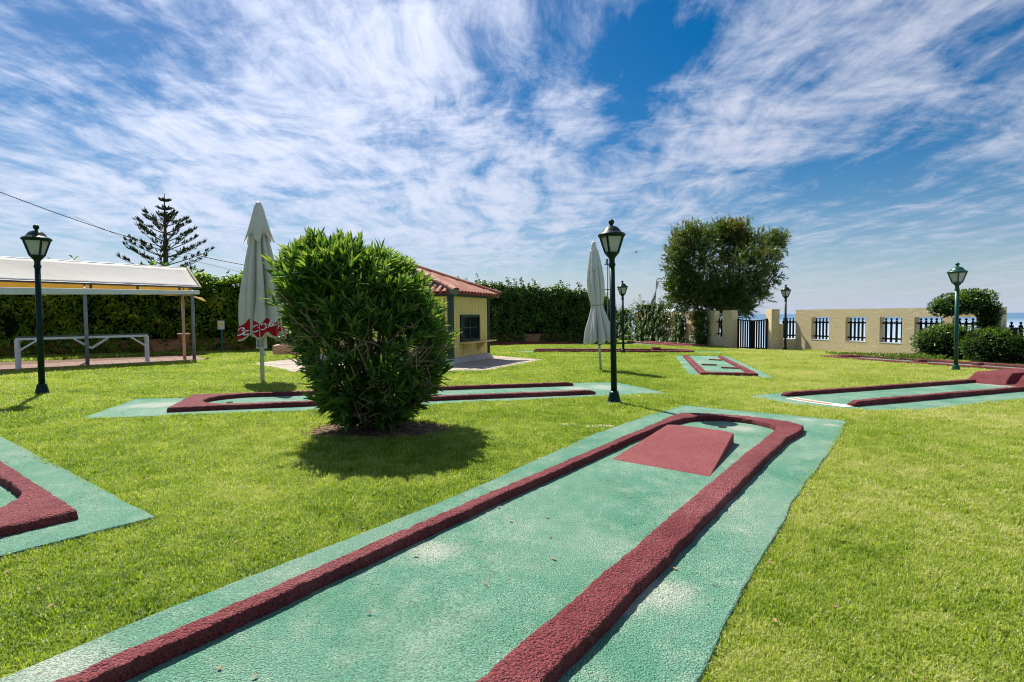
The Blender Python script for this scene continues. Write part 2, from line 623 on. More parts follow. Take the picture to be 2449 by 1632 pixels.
PINKW = pm('pink_plaster', (.58, .36, .30), (.50, .31, .26), rough=.85, nscale=3, bump=(20, .4, .01))
CABLE = pm('black_cable', (.02, .02, .022), rough=.6)
CLAY = pm('clay_pot', (.30, .12, .06), (.24, .09, .05), rough=.8, nscale=8)
GREENPOST = pm('green_painted_post', (.02, .14, .095), (.03, .17, .115), rough=.5, nscale=8)
SHEET = pm('laminated_sheet', (.74, .74, .70), rough=.3)
SHEETY = pm('yellow_notice', (.74, .66, .10), rough=.4)
BANNER = pm('white_banner', (.70, .68, .70), (.62, .58, .62), rough=.8, nscale=5, trans=.3)
INK = pm('dark_banner_ink', (.05, .03, .06), rough=.8)
CARB = pm('blue_car_paint', (.10, .16, .32), rough=.2, spec=.6, coat=.6)
CARW = pm('white_car_paint', (.70, .71, .74), rough=.2, spec=.6, coat=.6)
CARG = pm('car_glass', (.02, .03, .04), rough=.05, spec=.8)
TYRE = pm('tyre_rubber', (.02, .02, .02), rough=.9)
HOLE = pm('dark_hole_cup', (.004, .004, .004), rough=1)
STONE = pm('pale_stone', (.45, .38, .30), (.55, .50, .42), rough=.9, nscale=20, bump=(40, .6, .02))
DARKBOX = pm('dark_wood', (.022, .010, .008), (.032, .014, .010), rough=.5, nscale=5)
BIRD = pm('dark_feather', (.03, .03, .035), rough=.8)


def stucco():
    m, t, out = new_mat('ochre_stucco')
    geo = t.new('ShaderNodeNewGeometry')
    pos = geo.outputs['Position']
    n1 = t.noise(pos, 1.3, 5, .6)
    c = t.mix(t.ramp(n1, [(.35, 0.0), (.68, 1.0)]), (.76, .60, .36), (.80, .65, .42))
    n2 = t.noise(pos, 9, 5, .6)
    c = t.mix(t.ramp(n2, [(.60, 0.0), (.78, .5)]), c, (.58, .45, .27))
    mp = t.new('ShaderNodeMapping', i_0=pos)
    mp.inputs['Scale'].default_value = (1, 1, 1.7)
    r = t.noise(mp, 2.8, 4, .6, .5)
    ridge = t.math('ABSOLUTE', t.math('SUBTRACT', r, .5))
    ridge = t.ramp(ridge, [(0.0, 0.0), (.035, 1.0)])
    fine = t.noise(pos, 35, 4, .6)
    h = t.math('ADD', t.math('MULTIPLY', ridge, .8), t.math('MULTIPLY', fine, .35))
    b = t.new('ShaderNodeBsdfPrincipled', i_Roughness=.9)
    b.inputs['Specular IOR Level'].default_value = .15
    t.put(b.inputs['Base Color'], c)
    bp = t.new('ShaderNodeBump', i_Strength=.8, i_Distance=.022, i_Height=h)
    t.l.new(bp.outputs[0], b.inputs['Normal'])
    t.l.new(b.outputs[0], out.inputs[0])
    return m


STUCCO = stucco()

GRASSTOPS = [(0.0, (.070, .130, .014)), (.35, (.205, .300, .030)), (.64, (.37, .435, .075)), (1.0, (.68, .64, .36))]


def grass_mat():
    m, t, out = new_mat('lawn_blade')
    oi = t.new('ShaderNodeObjectInfo')
    geo = t.new('ShaderNodeNewGeometry')
    at = t.new('ShaderNodeAttribute', attribute_name='tint')
    p = geo.outputs['Position']
    big = t.math('ADD', t.math('MULTIPLY', t.math('SUBTRACT', t.noise(p, .5, 4, .6), .5), 1.9), .5)
    mid = t.math('ADD', t.math('MULTIPLY', t.math('SUBTRACT', t.noise(p, 3.0, 6, .7), .5), 3.1), .5)
    f = t.math('ADD', t.math('MULTIPLY', oi.outputs['Random'], .32), t.math('MULTIPLY', big, .62))
    f = t.math('ADD', f, t.math('MULTIPLY', mid, .42))
    f = t.math('ADD', f, t.math('MULTIPLY', at.outputs['Fac'], .28))
    sx_ = t.new('ShaderNodeSeparateXYZ', i_0=p)
    pale = t.new('ShaderNodeMapRange', interpolation_type='SMOOTHSTEP', i_0=t.math('SUBTRACT', sx_.outputs[0], t.math('MULTIPLY', sx_.outputs[1], .35)), i_1=-1.8, i_2=2.2, i_3=-.06, i_4=.20)
    f = t.math('ADD', f, pale.outputs[0])
    f = t.math('SUBTRACT', f, .38)
    c = t.ramp(f, GRASSTOPS)
    ct = t.ramp(f, [(0.0, (.21, .38, .014)), (.5, (.48, .63, .03)), (1.0, (.72, .71, .18))])
    b = t.new('ShaderNodeBsdfPrincipled', i_Roughness=.5)
    b.inputs['Specular IOR Level'].default_value = .25
    t.put(b.inputs['Base Color'], c)
    tr = t.new('ShaderNodeBsdfTranslucent')
    t.put(tr.inputs[0], ct)
    mx = t.new('ShaderNodeMixShader', i_0=.45, i_1=b.outputs[0], i_2=tr.outputs[0])
    t.l.new(mx.outputs[0], out.inputs[0])
    return m


def lawn_mat():
    m, t, out = new_mat('lawn_ground')
    geo = t.new('ShaderNodeNewGeometry')
    p = geo.outputs['Position']
    big = t.math('ADD', t.math('MULTIPLY', t.math('SUBTRACT', t.noise(p, .5, 4, .6), .5), 1.9), .5)
    mid = t.math('ADD', t.math('MULTIPLY', t.math('SUBTRACT', t.noise(p, 3.0, 6, .7), .5), 3.1), .5)
    fine = t.noise(p, 38, 6, .75)
    f = t.math('ADD', t.math('MULTIPLY', big, .62), t.math('MULTIPLY', mid, .42))
    f = t.math('ADD', f, t.math('MULTIPLY', fine, .8))
    f = t.math('SUBTRACT', f, .55)
    c = t.ramp(f, [(0.0, (.020, .032, .006)), (.35, (.105, .155, .012)), (.68, (.31, .39, .030)), (1.0, (.48, .47, .14))])
    b = t.new('ShaderNodeBsdfPrincipled', i_Roughness=.9)
    b.inputs['Specular IOR Level'].default_value = .1
    t.put(b.inputs['Base Color'], c)
    bp = t.new('ShaderNodeBump', i_Strength=.8, i_Distance=.05, i_Height=fine)
    t.l.new(bp.outputs[0], b.inputs['Normal'])
    t.l.new(b.outputs[0], out.inputs[0])
    return m


GRASS = grass_mat()
LAWN = lawn_mat()
HEDGE_L = leaf_mat('creeper_leaf', [(0, (.018, .044, .006)), (.5, (.095, .185, .018)), (.85, (.24, .34, .025)), (1, (.40, .43, .05))],
                   [(0, (.03, .09, .006)), (.6, (.20, .38, .012)), (1, (.62, .66, .03))], trans=.48, patch=(.9, .7))
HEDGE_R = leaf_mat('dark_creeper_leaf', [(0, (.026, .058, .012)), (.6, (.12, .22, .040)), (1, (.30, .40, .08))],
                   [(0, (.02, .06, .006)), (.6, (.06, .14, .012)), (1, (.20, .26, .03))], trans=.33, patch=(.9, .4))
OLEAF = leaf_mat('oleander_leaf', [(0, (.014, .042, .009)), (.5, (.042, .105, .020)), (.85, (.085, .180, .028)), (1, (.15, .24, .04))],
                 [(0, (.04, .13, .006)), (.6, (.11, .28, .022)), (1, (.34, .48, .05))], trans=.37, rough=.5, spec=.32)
TAMA = leaf_mat('tamarisk_spray', [(0, (.018, .038, .007)), (.5, (.058, .098, .014)), (.85, (.095, .135, .018)), (1, (.125, .110, .024))],
                [(0, (.05, .10, .01)), (.7, (.13, .20, .02)), (1, (.24, .20, .04))], trans=.40, patch=(.35, .3))
PINEL = leaf_mat('norfolk_pine_needle', [(0, (.008, .018, .006)), (1, (.020, .038, .010))], [(0, (.01, .03, .006)), (1, (.04, .07, .01))], trans=.15)
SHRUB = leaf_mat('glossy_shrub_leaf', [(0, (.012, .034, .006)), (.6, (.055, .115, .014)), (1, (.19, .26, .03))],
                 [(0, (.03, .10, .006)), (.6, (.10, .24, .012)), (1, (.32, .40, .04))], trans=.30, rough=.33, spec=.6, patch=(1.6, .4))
VARIEG = leaf_mat('variegated_leaf', [(0, (.05, .10, .012)), (.5, (.20, .24, .04)), (1, (.48, .44, .14))],
                  [(0, (.10, .2, .02)), (1, (.6, .6, .2))], trans=.3)
COVER = leaf_mat('ground_cover_leaf', [(0, (.03, .065, .006)), (1, (.12, .20, .015))], [(0, (.08, .18, .01)), (1, (.30, .42, .03))], trans=.35)


def dry_mat():
    return pm('dry_leaf', (.22, .13, .07), (.32, .22, .12), rough=.9, nscale=30)


DRY = dry_mat()

# ------------------------------------------------------------------ terrain and sea
WALL_L0, WALL_L1 = Vector((11.62, 30.3, 0)), Vector((9.3, 42.5, 0))
WALL_R0 = Vector((14.3, 28.25, 0))
WR_D = Vector((math.sin(R_(19)), -math.cos(R_(19)), 0))
WALL_R1 = WALL_R0 + WR_D * 9.0
EDGE = [(9.0, 90), (9.8, 43), (12.4, 30.6), (14.7, 28.6), (17.7, 19.8), (24, 2), (34, -30)]


def sea_side(x, y):
    """signed distance past the garden wall towards the sea (metres, positive = outside)"""
    best = None
    for (x0, y0), (x1, y1) in zip(EDGE[:-1], EDGE[1:]):
        dx, dy = x1 - x0, y1 - y0
        L2 = dx * dx + dy * dy
        t = max(0, min(1, ((x - x0) * dx + (y - y0) * dy) / L2))
        cx, cy = x0 + t * dx, y0 + t * dy
        d = math.hypot(x - cx, y - cy)
        s = (dx * (y - y0) - dy * (x - x0))
        if best is None or d < abs(best):
            best = d if s > 0 else -d
    return best


def build_ground():
    xs = list(np.arange(-90, 60.1, 1.5))
    ys = list(np.arange(-30, 90.1, 1.5))
    V_, Fc = [], []
    for y in ys:
        for x in xs:
            s = sea_side(x, y)
            z = gz(x, y)
            if s > .9:
                z -= min((s - .9) * 1.3, 16)
            V_.append((x, y, z))
    nx = len(xs)
    for j in range(len(ys) - 1):
        for i in range(nx - 1):
            a = j * nx + i
            Fc.append((a, a + 1, a + 1 + nx, a + nx))
    mb = MB()
    mb.add(V_, Fc)
    o = mb.build('ground', LAWN, smooth=True)
    tag(o, 'mown lawn that falls away to the sea behind the wall', 'lawn', kind='structure')
    return o


build_ground()


def sea_mat():
    m, t, out = new_mat('sea_water')
    geo = t.new('ShaderNodeNewGeometry')
    mp = t.new('ShaderNodeMapping', i_0=geo.outputs['Position'])
    mp.inputs['Scale'].default_value = (.02, .09, 1)
    n = t.noise(mp, 1.0, 6, .6)
    far = t.noise(mp, .02, 4, .6)
    c = t.mix(t.ramp(far, [(.4, 0.0), (.62, 1.0)]), (.060, .140, .245), (.085, .180, .290))
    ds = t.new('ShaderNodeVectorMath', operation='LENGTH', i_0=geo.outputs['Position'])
    shore_glare = t.new('ShaderNodeMapRange', interpolation_type='SMOOTHSTEP', i_0=ds.outputs['Value'], i_1=1400.0, i_2=120.0, i_3=0.0, i_4=1.0)  # lighter shallows and whitish surface glare, both put into the base colour
    c = t.mix(shore_glare.outputs[0], c, (.40, .50, .58))
    b = t.new('ShaderNodeBsdfPrincipled', i_Roughness=.32)
    b.inputs['Specular IOR Level'].default_value = .4
    t.put(b.inputs['Base Color'], c)
    bp = t.new('ShaderNodeBump', i_Strength=.5, i_Distance=.6, i_Height=n)
    t.l.new(bp.outputs[0], b.inputs['Normal'])
    t.l.new(b.outputs[0], out.inputs[0])
    return m


mb = MB()
rings = [0, 60, 200, 800, 4000, 20000, 70000]
NS = 48
for r in rings:
    for j in range(NS):
        t_ = 2 * math.pi * j / NS
        mb.v.append(Vector((r * math.cos(t_), r * math.sin(t_), -8.0)))
for i in range(len(rings) - 1):
    for j in range(NS):
        a, b = i * NS + j, i * NS + (j + 1) % NS
        mb.f.append((a, a + NS, b + NS, b))
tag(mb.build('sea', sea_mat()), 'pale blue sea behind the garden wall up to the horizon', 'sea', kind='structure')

# ------------------------------------------------------------------ golf lanes
NOGRASS = []          # polygons without grass (xy lists)
PADH = .032


def densify(poly, step, closed=True):
    out = []
    n = len(poly)
    for i in range(n if closed else n - 1):
        a, b = Vector(poly[i][:2]), Vector(poly[(i + 1) % n][:2])
        k = max(1, int((b - a).length / step))
        for j in range(k):
            out.append(a.lerp(b, j / k))
    if not closed:
        out.append(Vector(poly[-1][:2]))
    return out


def pad(parent, poly, mat=None, h=PADH, wob=.012, step=.07):
    pts = densify(poly, step)
    pts2 = []
    for p in pts:
        o = Vector((noise.noise((p.x * 1.7, p.y * 1.7, 1.3)), noise.noise((p.x * 1.7, p.y * 1.7, 9.1)))) * wob * 1.6
        o += Vector((noise.noise((p.x * 7, p.y * 7, 3.3)), noise.noise((p.x * 7, p.y * 7, 5.1)))) * wob * .7
        pts2.append(p + o)
    mb = MB().prism([(p.x, p.y) for p in pts2], lambda x, y: gz(x, y) - .06, lambda x, y: gz(x, y) + h)
    n_ = len(pts2)
    ar = sum(pts2[i].x * pts2[(i + 1) % n_].y - pts2[(i + 1) % n_].x * pts2[i].y for i in range(n_))
    sg = 1 if ar > 0 else -1
    ins = []
    for i in range(n_):
        d_ = (pts2[(i + 1) % n_] - pts2[i - 1]).normalized()
        q_ = pts2[i] + Vector((-d_.y, d_.x)) * sg * (.018 + .07 * max(0, noise.noise((pts2[i].x * 2.1, pts2[i].y * 2.1, 8))))
        ins.append((q_.x, q_.y))
    NOGRASS.append(ins)
    return mb.build('pad', mat or GREEN, parent, bevel=.012)


def kerb(parent, pairs, h=.088, step=.045, mat=None, name='kerb', rough=.010, base=PADH):
    prof = [(0, -.012), (.008, .40), (.014, .70), (.035, .92), (.08, 1.0), (.2, 1.01), (.35, 1.0), (.5, 1.01), (.65, 1.0), (.8, 1.01), (.92, 1.0), (.965, .92), (.986, .70), (.992, .40), (1, -.012)]
    secs = []
    for (a, b) in zip(pairs[:-1], pairs[1:]):
        i0, o0, i1, o1 = (Vector(q) for q in (a[0], a[1], b[0], b[1]))
        L = max((i1 - i0).length, (o1 - o0).length)
        k = max(1, int(L / step))
        for j in range(k):
            secs.append((i0.lerp(i1, j / k), o0.lerp(o1, j / k)))
    secs.append((Vector(pairs[-1][0]), Vector(pairs[-1][1])))
    mb = MB()
    n = len(prof)
    N = len(secs)
    for si, (i_, o_) in enumerate(secs):
        e = min(si, N - 1 - si)
        hs = h * (1.0 if e > 2 else (.55, .86, .96)[e])
        wob = 1 + .06 * noise.noise((i_.x * 2.2, i_.y * 2.2, 4.4))
        side = (o_ - i_).normalized()
        sh = side * (.012 * noise.noise((i_.x * 3, i_.y * 3, 7.7)))
        for (f, z) in prof:
            p = i_.lerp(o_, f) + sh
            q = Vector((p.x, p.y, gz(p.x, p.y) + base + max(z, -.1) * hs * wob if z > 0 else gz(p.x, p.y) + base - .012))
            if z > 0:
                d = Vector((noise.noise((q.x * 16, q.y * 16, q.z * 16 + 1)), noise.noise((q.x * 16, q.y * 16, q.z * 16 + 50)),
                            noise.noise((q.x * 16, q.y * 16, q.z * 16 + 90))))
                q += d * rough
                g_ = q * 48.0
                q += Vector((noise.noise(g_ + Vector((3, 0, 0))), noise.noise(g_ + Vector((0, 7, 0))), noise.noise(g_ + Vector((0, 0, 5))))) * (rough * .45)
            mb.v.append(q)
    for s in range(N - 1):
        for j in range(n - 1):
            a = s * n + j
            mb.f.append((a, a + 1, a + 1 + n, a + n))
    mb.f.append(tuple(range(n))[::-1])
    mb.f.append(tuple((N - 1) * n + j for j in range(n)))
    # orient outwards
    o = mb.build(name, mat or RED, parent, smooth=True)
    bm = bmesh.new()
    bm.from_mesh(o.data)
    bmesh.ops.recalc_face_normals(bm, faces=bm.faces)
    bm.to_mesh(o.data)
    bm.free()
    return o


def u_pairs(O, d, n, L1, L2, w1, w2, we, Wi, e, k=14):
    """open-ended horseshoe kerb: outer rectangle, inner rounded end at u = 0"""
    O, d, n = Vector(O), Vector(d), Vector(n)
    P = lambda u, v: O + d * u + n * v
    Wt = w1 + Wi + w2
    pr = [(P(L1, w1), P(L1, 0)), (P(we + e, w1), P(we + e, 0))]
    c = (we + e, w1 + Wi / 2)
    corner1 = math.atan2(c[1], c[0])          # angle at which the ray passes the outer corner
    corner2 = math.atan2(Wt - c[1], c[0])
    angs = sorted(set([math.pi / 2 * (1 - 2 * i / k) for i in range(1, k)] + [corner1, -corner2]), reverse=True)
    for a in angs:
        iu, iv = c[0] - e * math.cos(a), c[1] - (Wi / 2) * math.sin(a)
        # ray from c to the outer rectangle
        du, dv = -math.cos(a), -math.sin(a)
        ts = []
        if du < -1e-6:
            ts.append(-c[0] / du)
        if dv < -1e-6:
            ts.append(-c[1] / dv)
        if dv > 1e-6:
            ts.append((Wt - c[1]) / dv)
        tt = min(ts)
        pr.append((P(iu, iv), P(c[0] + du * tt, c[1] + dv * tt)))
    pr += [(P(we + e, w1 + Wi), P(we + e, Wt)), (P(L2, w1 + Wi), P(L2, Wt))]
    return pr


def block(parent, a, b, wdt, h, name='obstacle_block', mat=None, base=PADH, dome=False):
    """low concrete bar between two ground points"""
    a, b = Vector(a[:2]), Vector(b[:2])
    d = (b - a).normalized()
    s = Vector((-d.y, d.x)) * wdt / 2
    poly = [a - s, b - s, b + s, a + s]
    mb = MB().prism([(p.x, p.y) for p in poly], lambda x, y: gz(x, y) + base - .01, lambda x, y: gz(x, y) + base + h)
    return mb.build(name, mat or RED, parent, bevel=min(.025, h * .35), segs=3)


def cup(parent, p, r=.055):
    mb = MB()
    n = 20
    z = gz(p.x, p.y) + PADH + .004
    mb.v = [Vector((p.x + r * math.cos(2 * math.pi * i / n), p.y + r * math.sin(2 * math.pi * i / n), z)) for i in range(n)]
    mb.f = [tuple(range(n))]
    mb.tube([(p.x, p.y, z - .1), (p.x, p.y, z - .001)], r * 1.0, 16)
    return mb.build('hole_cup', HOLE, parent)


LG = 'red and green crazy golf lanes'
# lane A, the large one in the foreground
dA, nA = Vector((.574, .819)), Vector((-.819, .574))
laneA = thing('golf_lane', 'large foreground golf lane with sloping red ramp before the hole', 'golf lane', (1, 4, gz(1, 4)), LG)
padA = [(-4.10, -.55), (-2.15, 2.30), (-1.78, 2.88), (-1.15, 3.72), (-.26, 5.02), (.95, 7.01), (2.0, 8.42), (2.89, 9.45), (4.85, 8.05),
        (4.12, 6.98), (2.30, 4.52), (1.38, 3.19), (.78, 2.30), (-1.2, -.55)]
pad(laneA, padA)
il = [(-3.55, -.5), (-1.60, 2.28), (-1.38, 2.60), (-.99, 3.18), (-.14, 4.42), (.54, 5.36), (1.31, 6.46), (1.98, 7.38)]
pairs = [(Vector(p), Vector(p) + nA * .115) for p in il]
pairs += [(Vector(a), Vector(b)) for a, b in [((2.30, 7.74), (2.32, 8.10)), ((2.50, 7.92), (2.52, 8.30)), ((2.72, 8.02), (2.72, 8.31)), ((3.02, 8.02), (3.08, 8.20)),
                                              ((3.24, 7.90), (3.38, 8.03)), ((3.38, 7.72), (3.62, 7.84)), ((3.46, 7.50), (3.82, 7.60)),
                                              ((3.46, 7.32), (3.85, 7.34)), ((3.38, 7.13), (3.70, 7.08))]]
ir = [(3.10, 6.75), (2.57, 6.02), (1.66, 4.75), (.83, 3.57), (.38, 2.93), (-.06, 2.30), (-2.02, -.5)]
pairs += [(Vector(p), Vector(p) - nA * .225) for p in ir]
kerb(laneA, pairs, h=.072, step=.015, rough=.008)
# ramp wedge
f0, f1 = G(1462, 1105.7), G(1698, 1149)
b1 = G(1755, 1066)
b0 = b1 + (f0 - f1) * .80
mb = MB()
NU, NV = 16, 12
for j in range(NV + 1):
    for i in range(NU + 1):
        t, s = j / NV, i / NU
        p = f0.lerp(f1, s).lerp(b0.lerp(b1, s), t)
        hh = .135 * min(1.0, t * 1.02) * (1 - .12 * (abs(s - .5) * 2) ** 6)
        hh += .004 * noise.noise((p.x * 9, p.y * 9, 2))
        mb.v.append(Vector((p.x, p.y, gz(p.x, p.y) + PADH + max(hh, .003))))
W1 = NU + 1
for j in range(NV):
    for i in range(NU):
        a = j * W1 + i
        mb.f.append((a, a + 1, a + 1 + W1, a + W1))
rim = [j * W1 for j in range(NV + 1)][::-1] + [i for i in range(1, W1)] + [j * W1 + NU for j in range(1, NV + 1)] + [NV * W1 + i for i in range(NU - 1, 0, -1)]
k0 = len(mb.v)
for r in rim:
    p = mb.v[r]
    mb.v.append(Vector((p.x, p.y, gz(p.x, p.y) + PADH - .01)))
for q in range(len(rim)):
    a, b = rim[q], rim[(q + 1) % len(rim)]
    mb.f.append((a, k0 + q, k0 + (q + 1) % len(rim), b))
mb.build('ramp', PINK, laneA, bevel=.018, segs=3)
cup(laneA, G(1727.6, 1028))

# lane B behind the oleander
dB = Vector((.958, .287)).normalized()
nB = Vector((-dB.y, dB.x))
OB = Vector((-5.42, 8.72))
laneB = thing('golf_lane', 'long golf lane running behind the round oleander bush', 'golf lane', (-2, 10.5, gz(-2, 10.5)), LG)
pad(laneB, [G(186, 1007), G(490, 995.5), G(751, 986), G(1005, 973), G(1235, 962), G(1427, 952), G(1607, 945), G(1471, 917), G(1359, 920), G(1036, 931), G(740, 943),
            G(453, 955), G(326, 958)])
kerb(laneB, u_pairs(OB, dB, nB, 7.35, 7.5, .165, .13, .35, 1.30, .75), h=.078)
cup(laneB, Vector((*(OB + dB * .75 + nB * .85), 0)))

# lane C, cut by the left frame edge
KC = Vector((-3.24, 4.12))
dC, nC = Vector((-.797, .604)), Vector((-.604, -.797))
laneC = thing('golf_lane', 'golf lane corner cut off by the left edge of the picture', 'golf lane', (-5, 4.5, gz(-5, 4.5)), LG)
pC = Vector((-2.70, 4.17))
pad(laneC, [pC, pC + dC * 8.0, pC + dC * 8.0 + nC * 2.55, pC + nC * 2.55 + dC * .2, pC + nC * 1.2 + dC * .05])
kerb(laneC, u_pairs(KC, dC, nC, 6.8, 6.8, .14, .19, .42, 1.25, .55), h=.070, step=.02)

# lane D, right, with start line and channelled mound
dD = Vector((.918, .397)).normalized()
nD = Vector((-dD.y, dD.x))
SD = Vector((5.72, 9.30))
laneD = thing('golf_lane', 'golf lane with white start line and grooved red mound at the right edge', 'golf lane', (8, 11, gz(8, 11)), LG)
far_end = SD + dD * 9.6
pad(laneD, [G(1790, 951), G(1883, 970), G(1960, 978), G(2056, 986.5), G(2105, 989), G(2226, 982), G(2359, 968), G(2449, 960), far_end - nD * .30, far_end + nD * 1.95,
            G(2331, 908), G(2105, 929), G(1903, 940)])
wk = .135
nearD = [(SD + dD * u + nD * wk, SD + dD * u) for u in (0, .12, 4.8, 9.2)]
kerb(laneD, nearD, h=.085)
FD = SD + nD * 1.33 - dD * .02
farD = [(FD + dD * u, FD + dD * u + nD * wk) for u in (0, .12, 4.8, 6.2)]
kerb(laneD, farD, h=.075)
farD2 = [(FD + dD * u, FD + dD * u + nD * wk) for u in (8.4, 9.2)]
kerb(laneD, farD2, h=.10)
# start line: white band with a brown strip
q0, q1 = FD + dD * .0 - nD * .02, SD + nD * .02
for (off, wd_, mat_, nm) in ((-.06, .30, WHITEP, 'start_line'), (-.07, .11, BROWNP, 'tee_strip')):
    a_, b_ = q0 + dD * off, q1 + dD * off
    k_ = .10 if nm == 'tee_strip' else 0
    a_, b_ = a_.lerp(b_, .12 + k_ * .4), b_.lerp(a_, .0 + k_ * 2.2)
    s_ = dD * wd_ / 2
    zt = PADH + (.004 if nm == 'start_line' else .008)
    pts = densify([a_ - s_, b_ - s_, b_ + s_, a_ + s_], .1)
    bulge = lambda p: p - dD * (.09 * math.sin(math.pi * max(0, min(1, (p - q0).dot(q1 - q0) / (q1 - q0).length_squared))))
    MB().prism([tuple(bulge(p)) for p in pts], lambda x, y: gz(x, y) + PADH - .02, lambda x, y, z=zt: gz(x, y) + z).build(nm, mat_, laneD)
# mound with a ball channel
mb = MB()
NU, NV = 70, 90
u0, u1 = 5.95, 8.55
ch_v, ch_w = .53, .105
for j in range(NV + 1):
    for i in range(NU + 1):
        fu, fv = i / NU, j / NV
        v = .14 + 1.38 * fv
        u = u0 + (u1 - u0) * fu
        prof = min(1, fu / .16, (1 - fu) / .16)
        prof = prof * prof * (3 - 2 * prof) * .5 + prof * .5
        hh = .25 * prof
        edge = min(1, (v - .14) / .16, (1.52 - v) / .12)
        hh *= max(0, edge) ** .5
        dv = abs(v - ch_v)
        if dv < ch_w:
            hh *= .18 + .82 * (dv / ch_w) ** 4
        elif dv < ch_w + .10:
            hh *= 1.06
        p = FD - nD * 1.16 + dD * u + nD * v * .93
        hh += .006 * noise.noise((p.x * 12, p.y * 12, 3)) * prof
        mb.v.append(Vector((p.x, p.y, gz(p.x, p.y) + PADH - .006 + hh)))
W1 = NU + 1
for j in range(NV):
    for i in range(NU):
        a = j * W1 + i
        mb.f.append((a, a + 1, a + 1 + W1, a + W1))
mb.build('mound', RED, laneD, smooth=True)

# lane E with three bars
dE = Vector((.24, .97)).normalized()
nE = Vector((dE.y, -dE.x))
laneE = thing('golf_lane', 'short golf lane with three low red bars across it', 'golf lane', (6.3, 18, gz(6.3, 18)), LG)
OE = Vector((4.98, 14.98))
pad(laneE, [G(1608, 852.2), G(1746, 854), G(1861, 909.5), G(1641, 899.5)])
OE2 = G(1674, 901)
OE = Vector((OE2.x, OE2.y))
kerb(laneE, u_pairs(OE, dE, nE, 8.0, 7.8, .19, .12, .22, 1.12, .20), h=.085)
for (a, b) in (((1696.4, 863.5), (1726, 865)), ((1677.5, 876), (1714, 877)), ((1724.6, 883.5), (1767, 885))):
    block(laneE, G(*a), G(*b), .12, .045, 'bar', PINK)

# lane F, far right, with four low blocks
dF = Vector((.325, -.946)).normalized()
nF = Vector((-dF.y, dF.x))
OF2 = G(1960, 857.5)
OF = Vector((OF2.x, OF2.y))
laneF = thing('golf_lane', 'long golf lane below the shrubs with small blocks along it', 'golf lane', (14, 18, gz(14, 18)), LG)
e1 = OF + dF * 13
pad(laneF, [OF - dF * .9 - nF * .3, OF + dF * 6 - nF * .28, e1 - nF * .28, e1 + nF * 2.05, OF + dF * 4 + nF * 2.08, OF - dF * .9 + nF * 2.0])
kerb(laneF, u_pairs(OF, dF, nF, 12.6, 12.6, .20, .18, .25, 1.50, .50), h=.085, step=.08)
for px, py in ((2030, 855), (2123, 860), (2200, 869), (2342, 876)):
    c = G(px, py)
    c2 = Vector((c.x, c.y))
    v = (c2 - OF).dot(nF)
    block(laneF, c2 - nF * .22, c2 + nF * .22, .22, .09)

# lane G, beyond the lamp in the middle
dG = Vector((-.996, .055)).normalized()
nG = Vector((.055, .996)).normalized()
OG = Vector((8.15, 24.95))
laneG = thing('golf_lane', 'narrow far golf lane with one square red block, behind the middle lamp', 'golf lane', (4.5, 25.6, gz(4.5, 25.6)), LG)
pad(laneG, [OG - dG * 1.45 - nG * .25, OG - dG * 1.6 + nG * 1.6, OG + dG * 7.4 + nG * 1.6, OG + dG * 8.3 + nG * .6, OG + dG * 8.25 - nG * .25])
kerb(laneG, u_pairs(OG, dG, nG, 7.2, 7.2, .20, .20, .25, 1.15, .55), h=.12, step=.1)
c = G(1569, 845)
block(laneG, (c.x - .18, c.y + .1), (c.x + .20, c.y + .1), .35, .24)

# lane H along the far hedge
hA, hB = Vector((-6.0, 29.2)), Vector((4.0, 35.6))
dH = (hA - hB).normalized()
nH = Vector((-dH.y, dH.x))
if nH.y < 0:
    nH = -nH
laneH = thing('golf_lane', 'golf lane at the foot of the tall dark hedge behind the kiosk', 'golf lane', (-1, 32.5, gz(-1, 32.5)), LG)
OH = hB
pad(laneH, [OH - dH * .5 - nH * .2, OH - dH * .5 + nH * 1.7, OH + dH * 11 + nH * 1.7, OH + dH * 11 - nH * .2])
kerb(laneH, u_pairs(OH, dH, nH, 10.5, 10.5, .2, .2, .25, 1.15, .5), h=.13, step=.15)

# lane I near the ivy wall
iA, iB = G(1632, 831.5), Vector((7.6, 38.6, 0))
dI = (Vector((iB.x, iB.y)) - Vector((iA.x, iA.y))).normalized()
nI = Vector((dI.y, -dI.x))
OI = Vector((iA.x, iA.y))
laneI = thing('golf_lane', 'golf lane with faded pink bed in front of the ivy clad wall', 'golf lane', (9, 35, gz(9, 35)), LG)
pad(laneI, [OI - nI * .25, OI - dI * .5 + nI * .6, OI - dI * .7 + nI * 1.9, OI + dI * 1.0 + nI * 1.75, OI + dI * 7.4 + nI * 1.75, OI + dI * 7.4 - nI * .25])
pr = [(OI + dI * u + nI * .2, OI + dI * u) for u in (0, 7.0)]
kerb(laneI, pr, h=.10, step=.15)
pr = [(OI + dI * u + nI * 1.35, OI + dI * u + nI * 1.55) for u in (-.3, 7.0)]
kerb(laneI, pr, h=.10, step=.15)
MB().prism([tuple(OI + dI * .9 + nI * .21), tuple(OI + dI * .5 + nI * 1.34), tuple(OI + dI * 6.9 + nI * 1.34), tuple(OI + dI * 6.9 + nI * .21)],
           lambda x, y: gz(x, y) + .01, lambda x, y: gz(x, y) + PADH + .02).build('lane_bed', PINK, laneI)


# ------------------------------------------------------------------ garden walls, gate, fences
def wall_frame(p0, d):
    """matrix: local x along the wall, local y into the wall (away from the garden), z up"""
    d = Vector((d.x, d.y, 0)).normalized()
    n = Vector((-d.y, d.x, 0))
    if n.x < 0:
        n = -n
    M = Matrix(((d.x, n.x, 0, p0.x), (d.y, n.y, 0, p0.y), (0, 0, 1, 0), (0, 0, 0, 1)))
    return M


